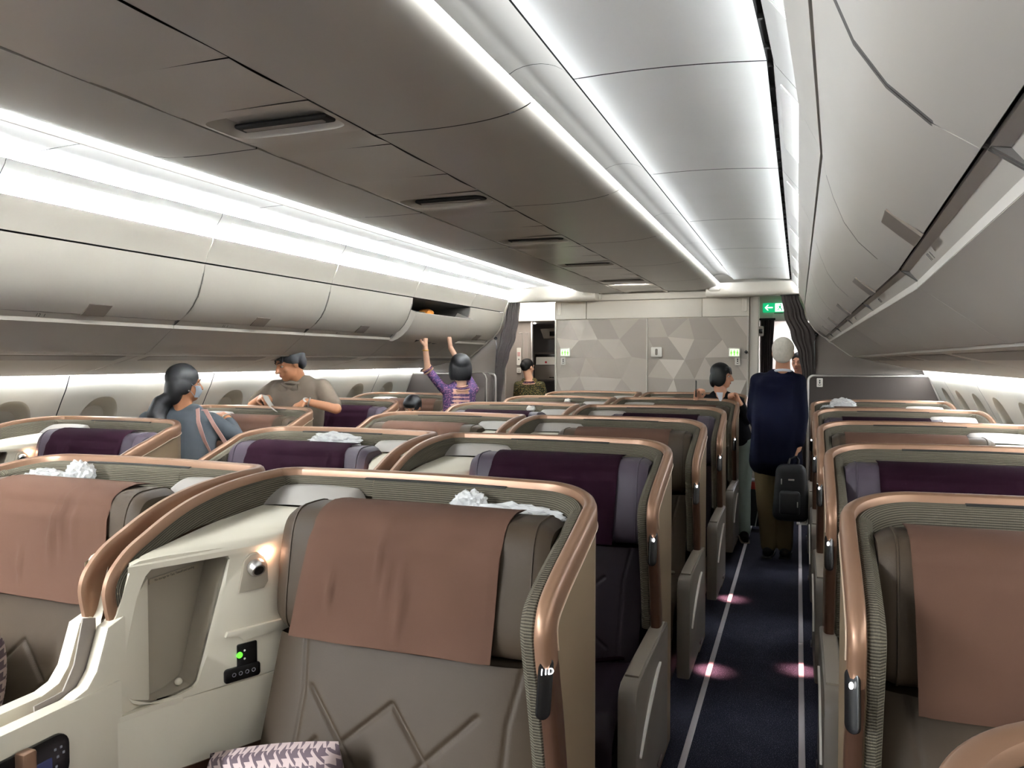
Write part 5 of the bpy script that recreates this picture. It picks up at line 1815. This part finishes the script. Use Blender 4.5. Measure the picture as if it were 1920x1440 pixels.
ring('bracelet', Vector(sp['wrR']).lerp(Vector(sp['elR']), .08), Vector(sp['elR']) - Vector(sp['wrR']), .031, .005, 'alu', pw)
t_ = thing('shoulder_bag', 'pink strapped bag on the ponytail woman\'s shoulder', 'bag', (-3.42, 3.93, .95))
o_ = Vector((-3.42, 3.93, .95))
for off in ((0, 0, 0), (.075, .05, -.02)):
    b = B(); pp = [Vector((-3.60, 3.90, 1.285)), Vector((-3.545, 3.845, 1.30)), Vector((-3.50, 3.80, 1.22)), Vector((-3.455, 3.80, 1.10)), Vector((-3.425, 3.83, 1.0))]
    pp = [p + Vector(off) * i / 2 - o_ for i, p in enumerate(pp)]
    vs, fs = [], []
    for i, p in enumerate(pp):
        for w_ in (-.014, .014):
            for d_ in (-.002, .002): vs.append(p + Vector((w_, d_ - w_ * .0, w_ * .35)))
    for i in range(len(pp) - 1):
        k = i * 4; fs += [(k, k + 2, k + 6, k + 4), (k + 1, k + 5, k + 7, k + 3), (k, k + 4, k + 5, k + 1), (k + 2, k + 3, k + 7, k + 6)]
    b.add(vs, fs); b.build('strap', 'pink_strap', t_)
b = B(); b.box(-.05, .06, -.10, .10, -.25, .06, .03, 3); b.build('bag_body', 'pink_strap', t_)

# --- attendant in the galley
batik('batik_green', '#2c2d22', '#6d6238', '#8c5a3a')
sp = dict(head=(-3.385, 9.70, 1.515), face=(.45, .88, -.05), neck=(-3.365, 9.70, 1.36), shL=(-3.52, 9.68, 1.275), shR=(-3.21, 9.74, 1.275), elL=(-3.57, 9.74, 1.0), elR=(-3.15, 9.80, 1.0),
          wrL=(-3.50, 9.86, .9), wrR=(-3.22, 9.88, .9), hipL=(-3.45, 9.70, .85), hipR=(-3.28, 9.73, .85), kneeL=(-3.44, 9.70, .46), kneeR=(-3.29, 9.73, .46), ankL=(-3.44, 9.70, .08), ankR=(-3.29, 9.73, .08),
          foot=(.3, .95, 0), k=.95, w=.9, skin='skin_pale', handL=dict(d=(.3, .9, 0), palm=(0, 0, -1), side=1), handR=dict(d=(-.2, .9, 0), palm=(0, 0, -1), side=-1), vox=.008)
ga, H = figure(0, 'attendant with tied up black hair and green patterned blouse in the left galley', sp)
upper(sp, ga, 'batik_green', 'blouse', 1.0, 0, 0, .92, .002)
for rr, dz, mt in ((.070, .0, 'trim_cream'), (.085, -.02, 'batik_purple'), (.10, -.036, 'trim_cream')):
    ring('collar_trim', Vector(sp['neck']) + Vector((0, 0, dz - .02)), (0, -.15, 1), rr, .007, mt, ga)
F = Flesh(); F.ell((0, -.02, .036), (.084, .098, .088), H); F.ell((0, -.06, .0), (.07, .05, .06), H); F.ell((0, -.10, .02), (.045, .035, .045), H); F.build('hair', 'hair', ga, .007, 2)
F = Flesh(); F.cap((-3.45, 9.70, .9), .12, (-3.28, 9.73, .9), .12); F.cap((-3.44, 9.70, .2), .10, (-3.29, 9.73, .2), .10); F.cap((-3.365, 9.71, .9), .14, (-3.365, 9.71, .2), .13); F.build('long_skirt', 'batik_green', ga, .014, 2)

# --- passenger seated at the far left
sp = dict(head=(-3.655, 6.93, 1.125), face=(.1, -.9, -.3), neck=(-3.66, 7.0, .98), shL=(-3.50, 7.0, .90), shR=(-3.84, 7.0, .90), elL=(-3.46, 6.86, .68), elR=(-3.88, 6.86, .68),
          wrL=(-3.56, 6.68, .66), wrR=(-3.78, 6.68, .66), hipL=(-3.60, 6.92, .55), hipR=(-3.76, 6.92, .55), kneeL=(-3.58, 6.50, .53), kneeR=(-3.78, 6.50, .53), ankL=(-3.58, 6.42, .09), ankR=(-3.78, 6.42, .09), foot=(0, -1, 0),
          handL=dict(d=(-.4, -.6, -.1), palm=(0, 0, -1), side=1), handR=dict(d=(.4, -.6, -.1), palm=(0, 0, -1), side=-1), vox=.009)
se, H = figure(0, 'seated passenger, only black hair showing, in the farthest left window seat', sp)
upper(sp, se, 'charcoal_knit', 'top', 1.6, 0, 0, 1.0, .003)
lower(sp, se, 'dark_jeans', 'black_matte', 1.0)
F = Flesh(); F.ell((0, -.02, .042), (.092, .104, .09), H); F.ell((0, .03, .06), (.08, .07, .05), H); F.ell((0, -.06, -.01), (.08, .055, .08), H); F.build('hair', 'hair', se, .008, 2)

# --- person beyond the curtain
sp = dict(head=(.005, 9.55, 1.575), face=(-.35, -.92, -.05), neck=(.01, 9.58, 1.42), shL=(.16, 9.60, 1.33), shR=(-.14, 9.60, 1.33), elL=(.20, 9.58, 1.05), elR=(-.18, 9.58, 1.05), wrL=(.15, 9.45, .95), wrR=(-.13, 9.45, .95),
          hipL=(.09, 9.6, .88), hipR=(-.07, 9.6, .88), kneeL=(.09, 9.6, .47), kneeR=(-.07, 9.6, .47), ankL=(.09, 9.6, .08), ankR=(-.07, 9.6, .08), foot=(0, -1, 0), vox=.009, k=.98,
          handL=dict(d=(-.2, -.8, -.3), palm=(0, 0, -1), side=1), handR=dict(d=(.2, -.8, -.3), palm=(0, 0, -1), side=-1))
be, H = figure(0, 'person in white shirt half hidden behind the right doorway curtain', sp)
upper(sp, be, 'shirt_white', 'shirt', 1.8, 0, .03, .98, .003)
lower(sp, be, 'dark_jeans', 'black_matte', 1.0)
F = Flesh(); F.ell((0, -.025, .050), (.086, .098, .086), H); F.ell((0, -.06, .0), (.075, .05, .07), H); F.build('hair', 'hair', be, .008, 2)
# ------------------------------------------------------------------ loose things on the seats
tp = NT('clear_film'); tp.set(Roughness=.16, Alpha=.5); tp.b.inputs['Base Color'].default_value = (.88, .88, .86, 1); tp.b.inputs['Specular IOR Level'].default_value = 1.
M['film'] = tp.m


def film(label, c, r, seed, n=1):
    """a crumpled clear film bag: folded, faceted sheet around what it wraps"""
    bm = bmesh.new(); bmesh.ops.create_icosphere(bm, subdivisions=4, radius=1)
    for v in bm.verts:
        q = v.co * 2.4 + Vector((seed * 3.1, seed, 0))
        k = .78 + .38 * abs(noise.noise(q)) + .22 * abs(noise.noise(q * 2.7)) + .10 * noise.noise(q * 6)
        v.co = Vector((v.co.x * r[0], v.co.y * r[1], v.co.z * r[2])) * k
    b = B(); b.merge(bm, smooth=False)
    o = b.build('plastic_wrap', 'film', loc=c, sharp=None)
    return tag(o, label, 'plastic wrapping')


film('crumpled clear plastic peak behind the nearest brown head cloth', (-.865, 1.985, 1.185), (.060, .045, .050), 1)
film('long crumpled clear plastic at the right end of the nearest headrest', (-.735, 1.975, 1.172), (.17, .045, .035), 2)
film('round crumpled clear plastic on the nearest left headrest', (-2.335, 1.97, 1.195), (.060, .05, .060), 3)
film('low clear plastic fold at the left frame edge headrest', (-2.50, 1.97, 1.185), (.09, .05, .035), 4)
film('crumpled clear plastic over the second left aubergine headrest', (-2.14, 3.25, 1.205), (.155, .05, .045), 5)
film('clear plastic peeking over the farthest right window seat', (.36, 7.22, 1.225), (.11, .05, .055), 6)
film('small plastic end on the farthest right window seat corner', (.24, 7.20, 1.19), (.06, .04, .03), 7)
M['tissue'] = plain('white_tissue', '#e8e4dc', .8)
lump('folded_tissue', (.035, .03, .022), 'tissue', (-2.015, 5.85, 1.215), 'small white folded tissue on the fourth left purple headrest', 'tissue', 12, .3)
lump('folded_tissue', (.030, .03, .02), 'tissue', (-2.08, 7.12, 1.215), 'small white folded tissue on the fifth left headrest', 'tissue', 15, .3)


def houndstooth():
    t = NT('houndstooth_cloth'); t.set(Roughness=.85)
    uv = t.n('ShaderNodeUVMap'); sp = t.n('ShaderNodeSeparateXYZ'); t.l(uv.outputs[0], sp.inputs[0])
    P_ = .034
    x = t.math('DIVIDE', sp.outputs[0], P_); y = t.math('DIVIDE', sp.outputs[1], P_)
    fx = t.math('LESS_THAN', t.math('FRACT', x), .5); fy = t.math('LESS_THAN', t.math('FRACT', y), .5)
    tw = t.math('LESS_THAN', t.math('FRACT', t.math('MULTIPLY', t.math('ADD', x, y), 2.)), .5)
    both = t.math('MULTIPLY', fx, fy)
    one = t.math('ABSOLUTE', t.math('SUBTRACT', fx, fy))
    f = t.math('MAXIMUM', both, t.math('MULTIPLY', one, tw))
    t.l(t.mix(f, lin('#a2908c'), lin('#4d3f46')), t.b.inputs['Base Color'])
    return t.m


M['houndstooth'] = houndstooth()


def pillow(label, loc, rot, w=.42, h=.30, d=.075):
    b = B()
    for sg in (1, -1):
        def fn(u, v, sg=sg):
            x, y = u * 2 - 1, v * 2 - 1
            k = max(0, (1 - abs(x) ** 3.) * (1 - abs(y) ** 3.)) ** .45
            pin = 1 - .06 * (abs(x) ** 2) * (1 - abs(y)) - .0
            return (x * w / 2 * (1 - .05 * y * y), y * h / 2 * (1 - .06 * x * x), sg * d * k + .004 * sin(x * 6 + y * 4) * k)
        b.grid(fn, 26, 20, uvfn=lambda u, v: (u * w, v * h))
    o = b.build('pillow', 'houndstooth', loc=loc, sharp=None); o.rotation_euler = rot
    return tag(o, label, 'pillow')


pillow('houndstooth pillow propped on the nearest seat at the bottom edge', (-1.165, 1.50, .52), (radians(74), radians(-12), radians(6)), .38)
pillow('houndstooth pillow on the nearest left seat at the frame edge', (-2.30, 1.50, .65), (radians(74), radians(-10), radians(-5)))
# small spring clip lying in the divider gap between the nearest pair
b = B(); b.prism([(0, 0), (.05, .012), (.10, .010), (.10, .0), (.05, -.002)], -.012, .012, 'xz', bev=.003)
o = b.build('divider_latch', 'grey_trim', loc=(-1.60, 1.70, 1.195)); o.rotation_euler = (0, 0, radians(60)); tag(o, 'grey latch on the divider between the nearest paired seats', 'latch')
# pale filler between paired rims (top of the divider)
for r in range(1, 7):
    Y = YC0 + PITCH_S * (r - 1)
    b = B()
    pr = [(-.10, 1.22), (.10 - .29, 1.225)]
    zz = [(.02, 1.222), (.19, 1.222), (.287, 1.216), (.37, 1.206), (.44, 1.192)]
    poly = [(Y - y, z) for y, z in zz] + [(Y - .44, .80), (Y - .02, .80)]
    b.prism(poly, XC - .022, XC + .022, 'yz')
    o = b.build('divider', 'console'); tag(o, 'ivory divider strip between the %s paired centre seats' % ordn[r], 'divider', 'dividers between paired seats')
# floor bracket and the red-tagged trolley glimpsed past the trousers
t_ = thing('floor_bracket', 'small metal bracket on the floor at the foot of the right partition', 'bracket', (.06, 8.0, 0))
b = B(); b.box(-.06, .05, -.05, .05, .0, .012, .003); b.build('plate', 'alu', t_)
b = B(); b.box(-.03, .03, -.02, .02, .012, .10, .004); b.build('post', 'alu', t_)
t_ = thing('trolley_bag', 'dark wheeled bag with red label between the two people in the aisle', 'bag', (-.36, 7.6, 0))
b = B(); b.box(-.11, .11, -.1, .1, .05, .48, .02, 3); b.build('bag_body', 'bag_dark', t_)
M['red_tag'] = plain('red_label', '#b0382c', .5)
b = B(); b.box(-.06, .08, -.108, -.098, .40, .47, .004); b.build('label_patch', 'red_tag', t_)
b = B(); b.tube([(.05, -.11, .38), (.0, -.16, .06)], .006, 6); b.build('strut', 'alu', t_)
for x in (-.08, .08):
    b = B(); b.lathe([(.0, -.012), (.025, -.012), (.025, .012), (0, .012)], 12, mat=Matrix.Translation((x, 0, .026)) @ Matrix.Rotation(pi / 2, 4, 'Y')); b.build('wheel', 'black', t_)
